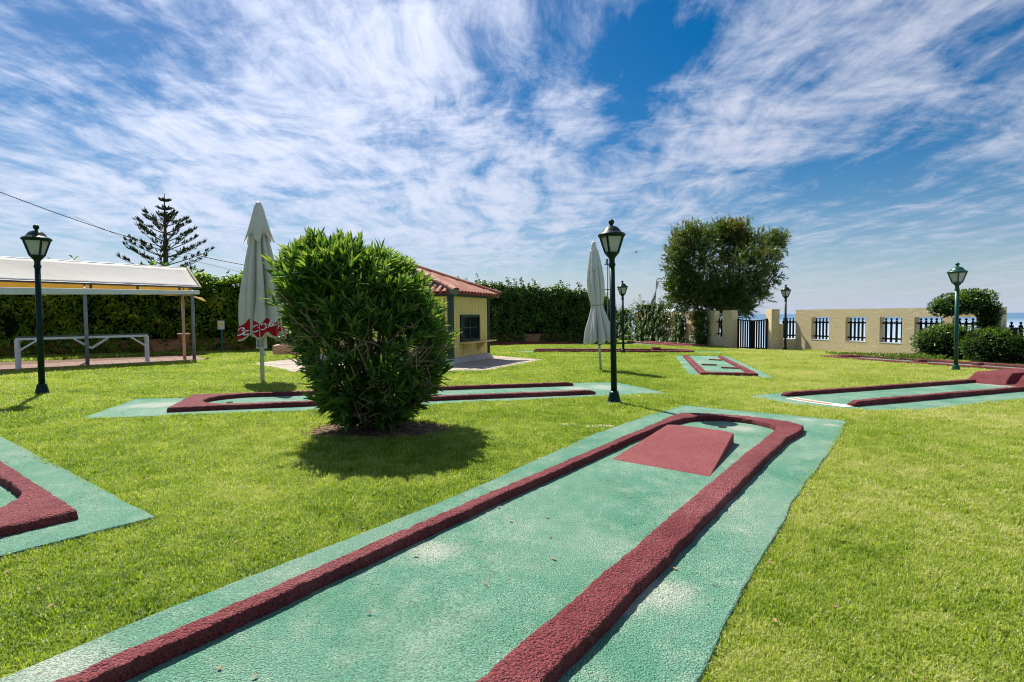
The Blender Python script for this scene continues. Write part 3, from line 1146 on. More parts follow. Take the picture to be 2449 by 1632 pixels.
def px_on_line(px, p0, d, py=752):
    """distance along a plan line at which the photo column px crosses it"""
    r = pix_dir(px, py)
    r2 = Vector((r.x, r.y))
    a = np.array([[d.x, -r2.x], [d.y, -r2.y]])
    s = np.linalg.solve(a, np.array([-p0.x, -p0.y]))
    return float(s[0])


def picket_section(parent, M, x0, x1, y, z0, z1, sp=.19, wdt=.085, rails=True):
    """pickets with ball tops: each picket is a part"""
    n = max(1, int((x1 - x0) / sp))
    for i in range(n):
        x = x0 + (i + .5) * (x1 - x0) / n
        mb = MB()
        mb.box((x, y, (z0 + z1) / 2), (wdt, .035, z1 - z0), M)
        mb.lathe([(.012, 0), (.03, .012), (.018, .03), (.035, .05), (.045, .075), (.035, .105), (.012, .122)], 10, M @ Vector((x, y, z1 - .002)))
        mb.build('picket', PICKET, parent)
    if rails:
        for zr in (z0 + .16 * (z1 - z0), z1 - .10 * (z1 - z0)):
            MB().box(((x0 + x1) / 2, y - .035, zr), (x1 - x0 + .04, .04, .07), M).build('rail', PICKET, parent)


def wall_with_openings(parent, M, L, zb, zt, ops, th=.30, mat=STUCCO, sill=SILLW):
    """ops: (x0, x1, z0, z1)"""
    xs = sorted(ops)
    zs0, zs1 = xs[0][2], xs[0][3]
    mb = MB()
    g0 = min(gz(*(M @ Vector((0, 0, 0)))[:2]), gz(*(M @ Vector((L, 0, 0)))[:2])) - .25
    cur = 0
    def panel(x0, x1, z0, z1):
        mb.box(((x0 + x1) / 2, th / 2, (z0 + z1) / 2), (x1 - x0, th, z1 - z0), M)
    panel(0, L, g0, zs0)
    panel(0, L, zs1, zt)
    for (a, b, z0, z1) in xs:
        panel(cur, a, zs0, zs1)
        cur = b
    panel(cur, L, zs0, zs1)
    o = mb.build('masonry', mat, parent)
    for (a, b, z0, z1) in xs:
        MB().box(((a + b) / 2, th / 2, z0 + .012), (b - a - .004, th + .015, .03), M).build('sill', sill, parent)
    return o


# right wall
MR = wall_frame(WALL_R0, WR_D)
wallR = thing('garden_wall', 'ochre rendered wall with square fenced openings towards the sea', 'wall', (WALL_R0.x, WALL_R0.y, gz(WALL_R0.x, WALL_R0.y)))
opsR = []
for (a, b) in ((1941, 1983), (2022.5, 2071), (2104.5, 2158), (2187.5, 2253), (2278, 2345)):
    t0, t1 = px_on_line(a, WALL_R0, WR_D), px_on_line(b, WALL_R0, WR_D)
    opsR.append((t0, t1, .30, 1.40))
wall_with_openings(wallR, MR, 9.0, 0, 1.77, opsR)
for i, (a, b, z0, z1) in enumerate(opsR):
    word = ('opening nearest the gate', 'second opening from the gate', 'middle opening', 'fourth opening, partly behind the shrubs', 'opening behind the round topped tree')[i]
    c = MR @ Vector(((a + b) / 2, .2, .3))
    f = thing('picket_fence', 'dark picket fence in the ochre wall, ' + word, 'fence', c, 'picket fence sections in the wall')
    picket_section(f, MR, a + .02, b - .02, .20, .34, 1.24)
# low return wall between the second pillar and the right wall
ML = wall_frame(Vector((13.36, 28.16, 0)), Vector((1, .1, 0)))
ML = Matrix(((1, 0, 0, 13.36), (.0, 1, 0, 28.16), (0, 0, 1, 0), (0, 0, 0, 1)))
low = thing('garden_wall', 'low ochre wall behind the lamp between gate pillar and tall wall', 'wall', (13.8, 28.3, gz(13.8, 28.3)))
mb = MB()
mb.box((.14, .14, .32), (.28, .28, 1.48), ML)
mb.box((.62, .14, -.07), (.68, .28, .70), ML)
mb.build('masonry', STUCCO, low)
MB().box((.62, .14, .292), (.676, .30, .03), ML).build('sill', SILLW, low)
f = thing('picket_fence', 'short dark picket fence beside the lamp near the gate', 'fence', (14.0, 28.35, .3), 'picket fence sections in the wall')
picket_section(f, ML, .30, .94, .16, .34, 1.24, sp=.15)
# gate pillars
P2 = thing('gate_pillar', 'ochre gate pillar on the right of the black gate', 'pillar', (13.16, 28.4, gz(13.16, 28.4)), 'pillars of the sea gate')
MB().box((13.165, 28.31, .73), (.40, .66, 2.16)).build('shaft', STUCCO, P2, bevel=.012)
P1 = thing('gate_pillar', 'ochre gate pillar on the left of the black gate', 'pillar', (11.75, 30.1, gz(11.75, 30.1)), 'pillars of the sea gate')
dWL = (WALL_L1 - WALL_L0).normalized()
MWL = wall_frame(WALL_L0, dWL)
MB().box((-.035, .16, .71), (.93, .32, 2.14), MWL).build('shaft', STUCCO, P1, bevel=.012)
# left wall section
t_end = px_on_line(1709, WALL_L0, dWL)
wallL = thing('garden_wall', 'ochre wall partly covered by climbing plants left of the gate', 'wall', (11.0, 33, gz(11, 33)))
mb = MB()
mb.box(((.44 + t_end) / 2, .15, -.05), (t_end - .44 - .004, .30, .68), MWL)
mb.build('low_masonry', STUCCO, wallL)
MB().box(((.44 + t_end) / 2, .15, .302), (t_end - .44 - .01, .31, .03), MWL).build('sill', SILLW, wallL)
f = thing('picket_fence', 'dark picket fence beside the left gate pillar under the tree', 'fence', MWL @ Vector((.85, .2, .3)), 'picket fence sections in the wall')
picket_section(f, MWL, .46, t_end - .02, .2, .34, 1.24)
ML2 = MWL @ Matrix.Translation((t_end, 0, 0))
opsL = []
for (a, b) in ((1690, 1664), (1640, 1622), (1596, 1582), (1560, 1548)):
    opsL.append((px_on_line(a, WALL_L0, dWL) - t_end, px_on_line(b, WALL_L0, dWL) - t_end, .30, 1.40))
wall_with_openings(wallL, ML2, (WALL_L1 - WALL_L0).length - t_end, 0, 1.77, opsL)
for i, (a, b, z0, z1) in enumerate(opsL):
    word = ('opening behind the right climbing plant', 'gap between two climbing plants', 'opening behind the broad climbing plant', 'far opening at the left end of the ivy')[i]
    f = thing('picket_fence', 'dark picket fence in ochre wall, ' + word, 'fence', ML2 @ Vector(((a + b) / 2, .2, .3)), 'picket fence sections in the wall')
    picket_section(f, ML2, a + .02, b - .02, .20, .34, 1.24)
# gate
g0_, g1_ = Vector((12.04, 29.90, 0)), Vector((12.95, 28.40, 0))
gate = thing('metal_gate', 'black barred double gate standing between two ochre pillars', 'gate', ((g0_.x + g1_.x) / 2, (g0_.y + g1_.y) / 2, gz(12.5, 29.2)))
zg = gz(12.5, 29.2) + .03
NBAR = 13
dg = g1_ - g0_
for i in range(NBAR):
    t = (i + .5) / NBAR
    p = g0_ + dg * t
    sag = -.07 * math.sin(math.pi * t)
    wd_ = .15 if i == NBAR // 2 else .082
    MB().bar((p.x, p.y, zg), (p.x, p.y, 1.28 + sag), wd_, .03, up=dg.cross(Vector((0, 0, 1)))).build('bar', GATEM, gate)
pts = [g0_ + dg * (i / 10) + Vector((0, 0, 1.29 - .07 * math.sin(math.pi * i / 10))) for i in range(11)]
mb = MB()
for a, b in zip(pts[:-1], pts[1:]):
    mb.bar(a, b, .05, .05)
mb.build('top_rail', GATEM, gate)
mb = MB()
mb.bar(g0_ + Vector((0, 0, zg + .05)), g1_ + Vector((0, 0, zg + .05)), .045, .05)
mb.build('bottom_rail', GATEM, gate)
for p in (g0_, g1_):
    q = p + (g0_ + dg * .5 - p).normalized() * .03
    MB().bar((q.x, q.y, zg - .04), (q.x, q.y, 1.33), .07, .07).build('gate_post', GATEM, gate)
MB().box((12.5, 29.18, .72), (.09, .09, .14)).build('latch', GATEM, gate)

# fence carrying on to the right of the wall, with a dark wooden box before it
MF = MR @ Matrix.Translation((9.0, 0, 0))
f = thing('picket_fence', 'dark picket fence running on past the right end of the wall', 'fence', MF @ Vector((1.5, .2, 0)), 'picket fence sections in the wall')
picket_section(f, MF, -.0, 5.0, .32, -.02, 1.12, sp=.27, wdt=.12)
base = thing('fence_kerb', 'pale stone footing under the picket fence at the right edge', 'kerb', MF @ Vector((2.5, .3, -.2)))
MB().box((2.5, .32, -.16), (5.0, .34, .22), MF).build('footing', PLINTH, base, bevel=.01)
bx = AT(2425, 830, 18.6)
cab = thing('wooden_cabinet', 'dark wooden box in front of the picket fence at right edge', 'box', (bx.x, 18.6, gz(bx.x, 18.6)))
zb = gz(bx.x, 18.6)
MB().box((bx.x, 18.75, zb + .62), (.24, .30, 1.16)).build('body', DARKBOX, cab, bevel=.01)
MB().box((bx.x - .02, 18.72, zb + 1.225), (.34, .38, .045)).build('lid', DARKBOX, cab, bevel=.008)


# ------------------------------------------------------------------ kiosk
KC0 = Vector((-2.02, 18.75, 0))
a_dir = Vector((.36, .933, 0)).normalized()          # along the right face, away from the camera
ang = math.atan2(a_dir.y, a_dir.x)
KL, KW = 3.15, 6.0                                   # right face length, camera side length
kz = gz(-2.5, 20)
kiosk = thing('kiosk', 'yellow boarded ticket kiosk with red tiled roof behind the bush', 'kiosk', (KC0.x, KC0.y, kz), rot=(0, 0, ang))
# local frame: x along the right face (0..KL), y to the left along the camera side (0..KW)
ZB, ZT = .22, 2.32
core = MB()
core.box((KL / 2, KW / 2, (ZB + ZT) / 2), (KL - .09, KW - .09, ZT - ZB))
wall_k = core.build('wall', DARKBOX, kiosk, local=True)
T0, T1, WZ0, WZ1 = .70, 2.26, .74, 1.68             # window opening on the right face (local y = 0)
pitch_b = .131
n = int(KL / pitch_b)
for i in range(n):
    x0 = i * KL / n
    x1 = (i + 1) * KL / n
    xm = (x0 + x1) / 2
    spans = [(ZB, ZT)] if not (T0 < xm < T1) else [(ZB, WZ0), (WZ1, ZT)]
    jit = .004 * noise.noise((i * 3.1, 0, 0))
    for (z0, z1) in spans:
        MB().box((xm, .03 - jit, (z0 + z1) / 2), (x1 - x0 - .020, .034, z1 - z0)).build('plank', YELLOW, wall_k, local=True, bevel=.004, segs=1)
n = int(KW / pitch_b)
for i in range(n):
    ym = (i + .5) * KW / n
    if ym > 3.4:
        break
    jit = .004 * noise.noise((i * 3.1, 5, 0))
    MB().box((.03 - jit, ym, (ZB + ZT) / 2), (.034, KW / n - .020, ZT - ZB)).build('plank', YELLOW, wall_k, local=True, bevel=.004, segs=1)
mb = MB()
mb.box((KL / 2, KW - .03, (ZB + ZT) / 2), (KL, .04, ZT - ZB))
mb.box((KL - .03, KW / 2, (ZB + ZT) / 2), (.04, KW - .1, ZT - ZB))
mb.box((.03, (3.4 + KW) / 2 + .05, (ZB + ZT) / 2), (.034, KW - 3.42, ZT - ZB))
mb.build('rear_boarding', YELLOW, wall_k, local=True)
for (x, y, s) in ((.055, .055, .17), (KL - .05, .05, .16), (.05, KW - .05, .16), (KL - .05, KW - .05, .16)):
    MB().box((x, y, (ZB - .02 + ZT) / 2), (s, s, ZT - ZB + .02)).build('corner_post', DGREEN, kiosk, local=True, bevel=.008)
# flared plinth
mb = MB()
fl = .24
mb.add([(-fl, -fl, -.12), (KL + fl, -fl, -.12), (KL + fl, KW + fl, -.12), (-fl, KW + fl, -.12),
        (-.02, -.02, ZB), (KL + .02, -.02, ZB), (KL + .02, KW + .02, ZB), (-.02, KW + .02, ZB)],
       [(0, 1, 5, 4), (1, 2, 6, 5), (2, 3, 7, 6), (3, 0, 4, 7), (4, 5, 6, 7), (3, 2, 1, 0)])
mb.build('plinth', PLINTH, kiosk, local=True, bevel=.03, segs=3)
# window
win = MB()
fw = .085
xm, zm = (T0 + T1) / 2, (WZ0 + WZ1) / 2
win.box((xm, .015, WZ1 - fw / 2), (T1 - T0, .09, fw))
win.box((xm, .015, WZ0 + fw / 2), (T1 - T0, .09, fw))
win.box((T0 + fw / 2, .015, zm), (fw, .088, WZ1 - WZ0 - 2 * fw))
win.box((T1 - fw / 2, .015, zm), (fw, .088, WZ1 - WZ0 - 2 * fw))
wf = win.build('window', DGREEN, kiosk, local=True, bevel=.006)
MB().box((xm, .035, zm), (.05, .05, WZ1 - WZ0 - 2 * fw)).build('mullion', DGREEN, wf, local=True)
MB().box((xm, .038, zm + .02), (T1 - T0 - 2 * fw, .035, .035)).build('glazing_bar', DGREEN, wf, local=True)
for sx in (-1, 1):
    for sz in (-1, 1):
        hw = (T1 - T0 - 2 * fw) / 2
        hh = (WZ1 - WZ0 - 2 * fw) / 2
        MB().box((xm + sx * hw / 2, .048, zm + sz * hh / 2), (hw - .05, .008, hh - .04)).build('pane', WINDOW, wf, local=True)
# serving shelf with two triangular brackets
sh = MB().box((1.78, -.185, .705), (2.40, .40, .035)).build('shelf', YELLOW, kiosk, local=True, bevel=.005)
for x in (.92, 2.12):
    MB().add([(x - .025, 0.008, .685), (x - .025, -.34, .685), (x - .025, 0.008, .33), (x + .025, 0.008, .685), (x + .025, -.34, .685), (x + .025, 0.008, .33)],
             [(0, 1, 2), (3, 5, 4), (0, 3, 4, 1), (1, 4, 5, 2), (2, 5, 3, 0)]).build('bracket', YELLOW, sh, local=True)
# eaves beam and roof
OH_ = .30
EZ = 2.40
mb = MB()
mb.box((KL / 2, -.10, ZT + .045), (KL + .44, .12, .13))
mb.box((KL / 2, KW + .10, ZT + .045), (KL + .44, .12, .13))
mb.box((-.10, KW / 2, ZT + .046), (.12, KW + .07, .128))
mb.box((KL + .10, KW / 2, ZT + .046), (.12, KW + .07, .128))
mb.build('fascia', DGREEN, kiosk, local=True, bevel=.006)
apex = Vector((KL / 2, KW / 2, 3.62))
cs = [Vector((-OH_, -OH_, EZ)), Vector((KL + OH_, -OH_, EZ)), Vector((KL + OH_, KW + OH_, EZ)), Vector((-OH_, KW + OH_, EZ))]
mb = MB()
mb.add(cs + [apex] + [p - Vector((0, 0, .03)) for p in cs], [(0, 1, 4), (1, 2, 4), (2, 3, 4), (3, 0, 4), (8, 7, 6, 5), (0, 5, 6, 1), (1, 6, 7, 2), (2, 7, 8, 3), (3, 8, 5, 0)])
roof = mb.build('roof', TILE_C, kiosk, local=True)


def tile_mesh(name, mat, r0, r1, L, th=.014, n=7):
    """half-round clay tile, wide end at y=0 (down-slope)"""
    mb = MB()
    for (r, y) in ((r0, 0), (r1, L)):
        for k in range(n + 1):
            t = math.pi * k / n
            mb.v.append(Vector((r * math.cos(t), y, r * .85 * math.sin(t))))
        for k in range(n + 1):
            t = math.pi * k / n
            mb.v.append(Vector(((r - th) * math.cos(t), y, (r - th) * .85 * math.sin(t))))
    m = n + 1
    for k in range(n):
        mb.f.append((k, k + 1, k + 1 + 2 * m, k + 2 * m))
        mb.f.append((m + k + 1, m + k, m + k + 2 * m, m + k + 1 + 2 * m))
        mb.f.append((k + 1, k, m + k, m + k + 1))
    o = mb.build(name, mat, None, smooth=False)
    me = o.data
    bpy.data.objects.remove(o)
    return me


tm = [tile_mesh('tile', m_, .115, .098, .44) for m_ in (TILE_A, TILE_B, TILE_C)]
hm = [tile_mesh('hip_tile', m_, .135, .115, .50) for m_ in (TILE_A, TILE_B)]


def slope_tiles(c0, c1, skip=None):
    e = (c1 - c0)
    W = e.length
    ex = e.normalized()
    mid = (c0 + c1) / 2
    up = (apex - mid)
    up = up - ex * up.dot(ex)
    # foot of the apex on the eave line
    foot = c0 + ex * (apex - c0).dot(ex)
    S = (apex - foot).length
    uy = (apex - foot).normalized()
    nz = ex.cross(uy)
    if nz.z < 0:
        nz = -nz
    fx = (foot - c0).length
    nc = int(W / .245)
    for i in range(nc):
        x = (i + .5) * W / nc
        lim = S * (x / fx if x < fx else (W - x) / (W - fx))
        y = -.05
        k = 0
        while y + .30 < lim:
            Mx = Matrix((ex, uy, nz)).transposed().to_4x4()
            jr = Matrix.Rotation(random.uniform(-.02, .02), 4, 'Z') @ Matrix.Rotation(R_(1.6) + random.uniform(-.008, .012), 4, 'X')
            Mx.translation = c0 + ex * (x + random.uniform(-.006, .006)) + uy * y + nz * .012
            child_copy(random.choices(tm, (5, 3, 1))[0], 'tile', roof, Mx @ jr)
            y += .355
            k += 1


slope_tiles(cs[3], cs[0])
slope_tiles(cs[0], cs[1])
for c in (cs[0], cs[1], cs[3]):
    d = (apex - c)
    L = d.length
    uy = d.normalized()
    ex = uy.cross(Vector((0, 0, 1))).normalized()
    nz = ex.cross(uy)
    y = -.03
    while y < L - .2:
        Mx = Matrix((ex, uy, nz)).transposed().to_4x4()
        Mx.translation = c + uy * y + nz * .075
        child_copy(random.choice(hm), 'hip_tile', roof, Mx @ Matrix.Rotation(R_(1.5), 4, 'X'))
        y += .43
    mb = MB()
    mb.tube([c + nz * .03 - uy * .02, apex + nz * .03], [.12, .10], 8)
    mb.build('hip_mortar', MORTAR, roof, local=True)

# paving around the kiosk
def clip_poly(poly, clip):
    """Sutherland-Hodgman, clip convex and counter-clockwise"""
    out = [Vector(p) for p in poly]
    n = len(clip)
    for i in range(n):
        a, b = Vector(clip[i]), Vector(clip[(i + 1) % n])
        inside = lambda p: (b.x - a.x) * (p.y - a.y) - (b.y - a.y) * (p.x - a.x) >= 0
        inp, out = out, []
        for j in range(len(inp)):
            p, q = inp[j], inp[(j + 1) % len(inp)]
            if inside(p):
                out.append(p)
            if inside(p) != inside(q):
                den_ = (b.x - a.x) * (q.y - p.y) - (b.y - a.y) * (q.x - p.x)
                t = ((b.y - a.y) * (p.x - a.x) - (b.x - a.x) * (p.y - a.y)) / den_
                out.append(p.lerp(q, t))
        if len(out) < 3:
            return []
    return out


apron = [G(593, 873), G(700, 893), G(1046, 893), G(1168, 889.5), G(1257.5, 872.5), G(1310, 863), G(1180, 852.5), G(682, 862.5)]
apron = [Vector((p.x, p.y)) for p in apron]
hull = apron
pav = MB().prism([tuple(p) for p in hull], lambda x, y: gz(x, y) - .05, lambda x, y: gz(x, y) + .020).build('paving', JOINT)
tag(pav, 'cream flagstone paving laid around the yellow kiosk', 'paving', kind='structure')
NOGRASS.append([tuple(p) for p in hull])
ax, ay = a_dir.xy, Vector((-a_dir.y, a_dir.x))
cnt = 0
xs_ = [p.dot(ax) for p in hull]
ys_ = [p.dot(ay) for p in hull]
row = 0
yy = min(ys_)
while yy < max(ys_):
    hrow = random.uniform(.42, .60)
    xx = min(xs_) - random.uniform(0, .5)
    while xx < max(xs_):
        wrow = random.uniform(.45, .85)
        q = [ax * (xx + .012) + ay * (yy + .012), ax * (xx + wrow - .012) + ay * (yy + .012), ax * (xx + wrow - .012) + ay * (yy + hrow - .012),
             ax * (xx + .012) + ay * (yy + hrow - .012)]
        pc = clip_poly(q, hull)
        if len(pc) >= 3:
            A_ = abs(sum(pc[i].x * pc[(i + 1) % len(pc)].y - pc[(i + 1) % len(pc)].x * pc[i].y for i in range(len(pc)))) / 2
            c_ = sum(pc, Vector((0, 0))) / len(pc)
            lx = (c_ - KC0.xy).dot(ax)
            ly = (c_ - KC0.xy).dot(ay)
            if A_ > .03 and not (.3 < lx < KL - .3 and .3 < ly < KW - .3):
                hj = .032 + random.uniform(0, .006)
                MB().prism([tuple(p) for p in pc], lambda x, y: gz(x, y), lambda x, y, h=hj: gz(x, y) + h).build('flagstone', FLAG, pav)
        xx += wrow
    yy += hrow

# ------------------------------------------------------------------ pavilion at the left
uP = Vector((.600, .800, 0)).normalized()
FR = G(465, 866)
vP = Vector((-1.55, 2.05, 0))                        # front posts to rear posts
FR = Vector((FR.x, FR.y, 0))
pvz = gz(-14, 18)
pavl = thing('pavilion', 'long canvas roofed shelter with pale beam and thin posts on the left', 'pavilion', (FR.x, FR.y, gz(FR.x, FR.y)))
fm = px_on_line(205, FR, uP, 760)
post_t = [0.0, fm, fm * 2.0 - .1]
for i, t in enumerate(post_t):
    p = FR + uP * t
    z0 = gz(p.x, p.y)
    MB().tube([(p.x, p.y, z0), (p.x, p.y, 2.40)], .055, 10).build('post', GALV, pavl, smooth=True)
    MB().lathe([(.10, 0), (.10, .02), (.06, .03)], 12, (p.x, p.y, z0 + .03)).build('post_foot', GALV, pavl)
    q = p + vP
    z1 = gz(q.x, q.y)
    MB().tube([(q.x, q.y, z1), (q.x, q.y, 2.48)], .055, 10).build('post', RUST, pavl, smooth=True)
A_, B_ = FR + uP * .22, FR - uP * 11.5
mb = MB().bar((A_.x, A_.y, 2.46), (B_.x, B_.y, 2.22), .16, .26)
for i_, v_ in enumerate(mb.v):
    v_.z += (.065 if i_ < 4 else -.02) * (1 if v_.z < (2.46 if i_ < 4 else 2.22) else -1)
mb.build('front_beam', BEAM, pavl, bevel=.01)
A2, B2 = A_ + vP, B_ + vP
MB().bar((A2.x, A2.y, 2.50), (B2.x, B2.y, 2.50), .08, .12).build('rear_beam', GALV, pavl)
ridge_v = vP * .5
# front fabric slope, slightly sagging between the rafters
def fabric(name, e0, e1, r0, r1, mat, sag=.035, nu=48, nv=8):
    mb = MB()
    for j in range(nv + 1):
        for i in range(nu + 1):
            s, t = i / nu, j / nv
            p = e0.lerp(e1, s).lerp(r0.lerp(r1, s), t)
            p = p + Vector((0, 0, -sag * math.sin(math.pi * t) * (.6 + .4 * abs(math.sin(math.pi * s * 6))) + .012 * noise.noise((s * 30, t * 3, 1))))
            if j == 0:
                p.z += .02 * math.sin(s * math.pi * 24) * .6
            mb.v.append(p)
    for j in range(nv):
        for i in range(nu):
            a = j * (nu + 1) + i
            mb.f.append((a, a + 1, a + nu + 2, a + nu + 1))
    o = mb.build(name, mat, pavl, smooth=True)
    m = o.modifiers.new('thickness', 'SOLIDIFY')
    m.thickness = .006
    return o


zr, ze = 3.42, 2.67
e0, e1 = A_ + uP * .05 + vP * .06, B_ + vP * .06
e0.z = e1.z = ze
r0, r1 = A_ - uP * .25 + ridge_v, B_ + ridge_v
r0.z = r1.z = zr
fabric('front_roof_fabric', e0, e1, r0, r1, ROOFC)
g0, g1 = A_ + uP * .05 + vP * 1.06, B_ + vP * 1.06
g0.z = g1.z = 2.44
fabric('rear_roof_fabric', g0, g1, r0, r1, ROOFY)
MB().tube([e0 + Vector((0, 0, -.02)), e1 + Vector((0, 0, -.02))], .035, 8).build('eave_tube', DGREY, pavl)
MB().tube([r0 + Vector((0, 0, -.02)), r1 + Vector((0, 0, -.02))], .03, 8).build('ridge_tube', GALV, pavl)
MB().tube([e0 + Vector((.03, .02, -.01)), r0 + Vector((.05, .03, .0))], .04, 8).build('verge_tube', RUST, pavl)
MB().tube([g0 + Vector((.03, .02, -.01)), r0 + Vector((.05, .03, .0))], .03, 8).build('verge_tube', RUST, pavl)
for t in np.linspace(-.4, -10.8, 9):
    p = FR + uP * float(t)
    q = p + vP * .06
    MB().bar((q.x, q.y, 2.44), (q.x, q.y, 2.66), .05, .05).build('spacer', DGREY, pavl)
for t in post_t:
    p = FR + uP * t
    MB().bar((p.x, p.y, 2.50), (p.x + ridge_v.x, p.y + ridge_v.y, zr - .14), .04, .04).build('rafter', GALV, pavl)
    MB().bar((p.x + vP.x, p.y + vP.y, 2.46), (p.x + ridge_v.x, p.y + ridge_v.y, zr - .05), .04, .04).build('rafter', GALV, pavl)
# rolled fabric end
mb = MB()
pa = FR + vP * .55 + uP * .1
pb = FR + vP * 1.02 + uP * .75
mb.add([(pa.x, pa.y, 2.40), (pb.x, pb.y, 2.36), (pb.x + .1, pb.y + .1, 2.20), (pa.x + .35, pa.y + .25, 2.21)], [(0, 1, 2, 3)])
o = mb.build('hanging_flap', ROOFY, pavl)
o.modifiers.new('t', 'SOLIDIFY').thickness = .008

# floor of the pavilion
fl0 = FR + uP * .55 - vP * .10
fl1 = FR - uP * 11.5 - vP * .10
fl2 = fl1 + vP * 1.25
fl3 = fl0 + vP * 1.25
flp = [Vector((p.x, p.y)) for p in (fl0, fl3, fl2, fl1)]
floor = MB().prism([tuple(p) for p in flp], lambda x, y: gz(x, y) - .05, lambda x, y: gz(x, y) + .018).build('terrace', JOINT)
tag(floor, 'terracotta tiled terrace under the canvas shelter', 'terrace', kind='structure')
NOGRASS.append([tuple(p) for p in flp])
wv_ = vP.normalized()
LT = (fl1 - fl0).length
WT = (fl2 - fl1).length
nu_, nv_ = int(LT / .5), int(WT / .5)
for i in range(nu_):
    for j in range(nv_):
        a0, a1 = i * LT / nu_ + .008, (i + 1) * LT / nu_ - .008
        b0_, b1_ = j * WT / nv_ + .008, (j + 1) * WT / nv_ - .008
        P_ = lambda a, b: (fl0 - uP * a + wv_ * b)
        q = [P_(a0, b0_), P_(a0, b1_), P_(a1, b1_), P_(a1, b0_)]
        h = .030 + random.uniform(0, .003)
        MB().prism([(p.x, p.y) for p in q], lambda x, y: gz(x, y), lambda x, y, h=h: gz(x, y) + h).build('tile', TILEF, floor)

# bare soil strip behind the terrace
soil_poly = [Vector(flp[1]) + Vector((.6, .5)), Vector(flp[1]) + Vector((-1.4, 2.0)), Vector(flp[2]) + Vector((-1.4, 2.0)), Vector(flp[2])]
soil = MB().prism([tuple(p) for p in soil_poly], lambda x, y: gz(x, y) - .05, lambda x, y: gz(x, y) + .012).build('soil', SOIL)
tag(soil, 'bare soil strip between terrace and hedge', 'soil', kind='structure')
NOGRASS.append([tuple(p) for p in soil_poly])

# long white table
tz = gz(-13.7, 18) + .03
tA, tB = G(40, 886), G(351, 868)
tA = Vector((tA.x, tA.y, 0))
td = Vector((uP.x, uP.y, 0))
tL = 4.1
t_at = lambda px: px_on_line(px, FR + vP * .12, uP, 800)
s0, s1 = t_at(38), t_at(352)
b0 = FR + vP * .12
tl = b0 + uP * s0
tr = b0 + uP * s1
tl.z = tr.z = 0
tw = vP.normalized() * .62
table = thing('long_table', 'long narrow white table with dark top under the canvas shelter', 'table', (tl.x, tl.y, tz))
TH = .96
mid_ = (tl + tr) / 2
for (p, nm) in ((tl, 'l'), (tr, 'r')):
    for k in (0, 1):
        q = p + tw * k
        MB().box((q.x, q.y, tz + TH / 2 - .03), (.066, .066, TH - .06)).build('leg', WPAINT, table)
for k in (0, 1):
    a, b = tl + tw * k, tr + tw * k
    MB().bar((a.x, a.y, tz + TH - .045), (b.x, b.y, tz + TH - .045), .045, .065).build('apron_rail', WPAINT, table)
    ex_ = (tr - tl).normalized()
    for (p, sgn) in ((tl, 1), (tr, -1)):
        q = p + tw * k
        c1 = q + ex_ * sgn * .48
        MB().bar((q.x, q.y, tz + TH - .42), (c1.x, c1.y, tz + TH - .08), .035, .045).build('brace', WPAINT, table)
    q = mid_ + tw * k + ex_ * .12
    for sgn in (-1, 1):
        c1 = q + ex_ * sgn * .46
        MB().bar((q.x, q.y, tz + TH - .40), (c1.x, c1.y, tz + TH - .08), .035, .045).build('brace', WPAINT, table)
for p in (tl, tr):
    a, b = p, p + tw
    MB().bar((a.x, a.y, tz + TH - .045), (b.x, b.y, tz + TH - .045), .045, .062).build('end_rail', WPAINT, table)
mb = MB()
cI = (tl + tr + tw) / 2
Mt = Matrix(((ex_.x, tw.normalized().x, 0, cI.x), (ex_.y, tw.normalized().y, 0, cI.y), (0, 0, 1, 0), (0, 0, 0, 1)))
mb.box((0, 0, tz + TH + .017), ((tr - tl).length + .04, .66, .034), Mt)
mb.build('table_top', GLASSTOP, table, bevel=.006)

# small white dish on the terrace edge
p = px_on_line(249, FR - vP * .02, uP, 876)
q = FR + uP * p - vP * .02
dish = thing('dish', 'small white round dish lying on the terrace edge', 'dish', (q.x, q.y, gz(q.x, q.y) + .034))
MB().lathe([(.05, 0), (.13, .012), (.155, .035), (.145, .038), (.05, .014)], 20).build('bowl', WPAINT, dish, local=True, smooth=True)

# clay pot litter bin on a green stand
p = G(441, 850)
bin_ = thing('litter_bin', 'clay coloured tub with pale rim on a thin green stand', 'bin', (p.x, p.y, gz(p.x, p.y)))
S_ = p.y / 1340
hb = (850 - 804) * S_
MB().tube([(0, 0, 0), (0, -.05, hb * 1.05)], .03, 8).build('stand', GREENPOST, bin_, local=True)
MB().lathe([(.17, hb * .66), (.20, hb * .75), (.215, hb), (.225, hb + .01), (.225, hb + .07), (.20, hb + .07), (.19, hb * .8)], 20).build('tub', CLAY, bin_, local=True, smooth=True)
MB().lathe([(.225, hb + .06), (.245, hb + .065), (.245, hb + .115), (.21, hb + .12)], 20).build('rim', PINKW, bin_, local=True, smooth=True)

# notice on a green post
p = G(532, 844)
S_ = p.y / 1340
sign = thing('notice_sign', 'small white and yellow notice sheet on a green post before the hedge', 'sign', (p.x, p.y, gz(p.x, p.y)))
MB().box((0, 0, .65), (.07, .05, 1.3)).build('post', GREENPOST, sign, local=True)
zb = (844 - 788) * S_
MB().box((0, -.035, zb + .20), (.36, .02, .46)).build('board', DGREEN, sign, local=True)
o = MB().box((0, -.050, zb + .20), (.31, .008, .40)).build('sheet', SHEET, sign, local=True)
MB().box((0, -.056, zb + .24), (.22, .004, .13)).build('yellow_panel', SHEETY, o, local=True)

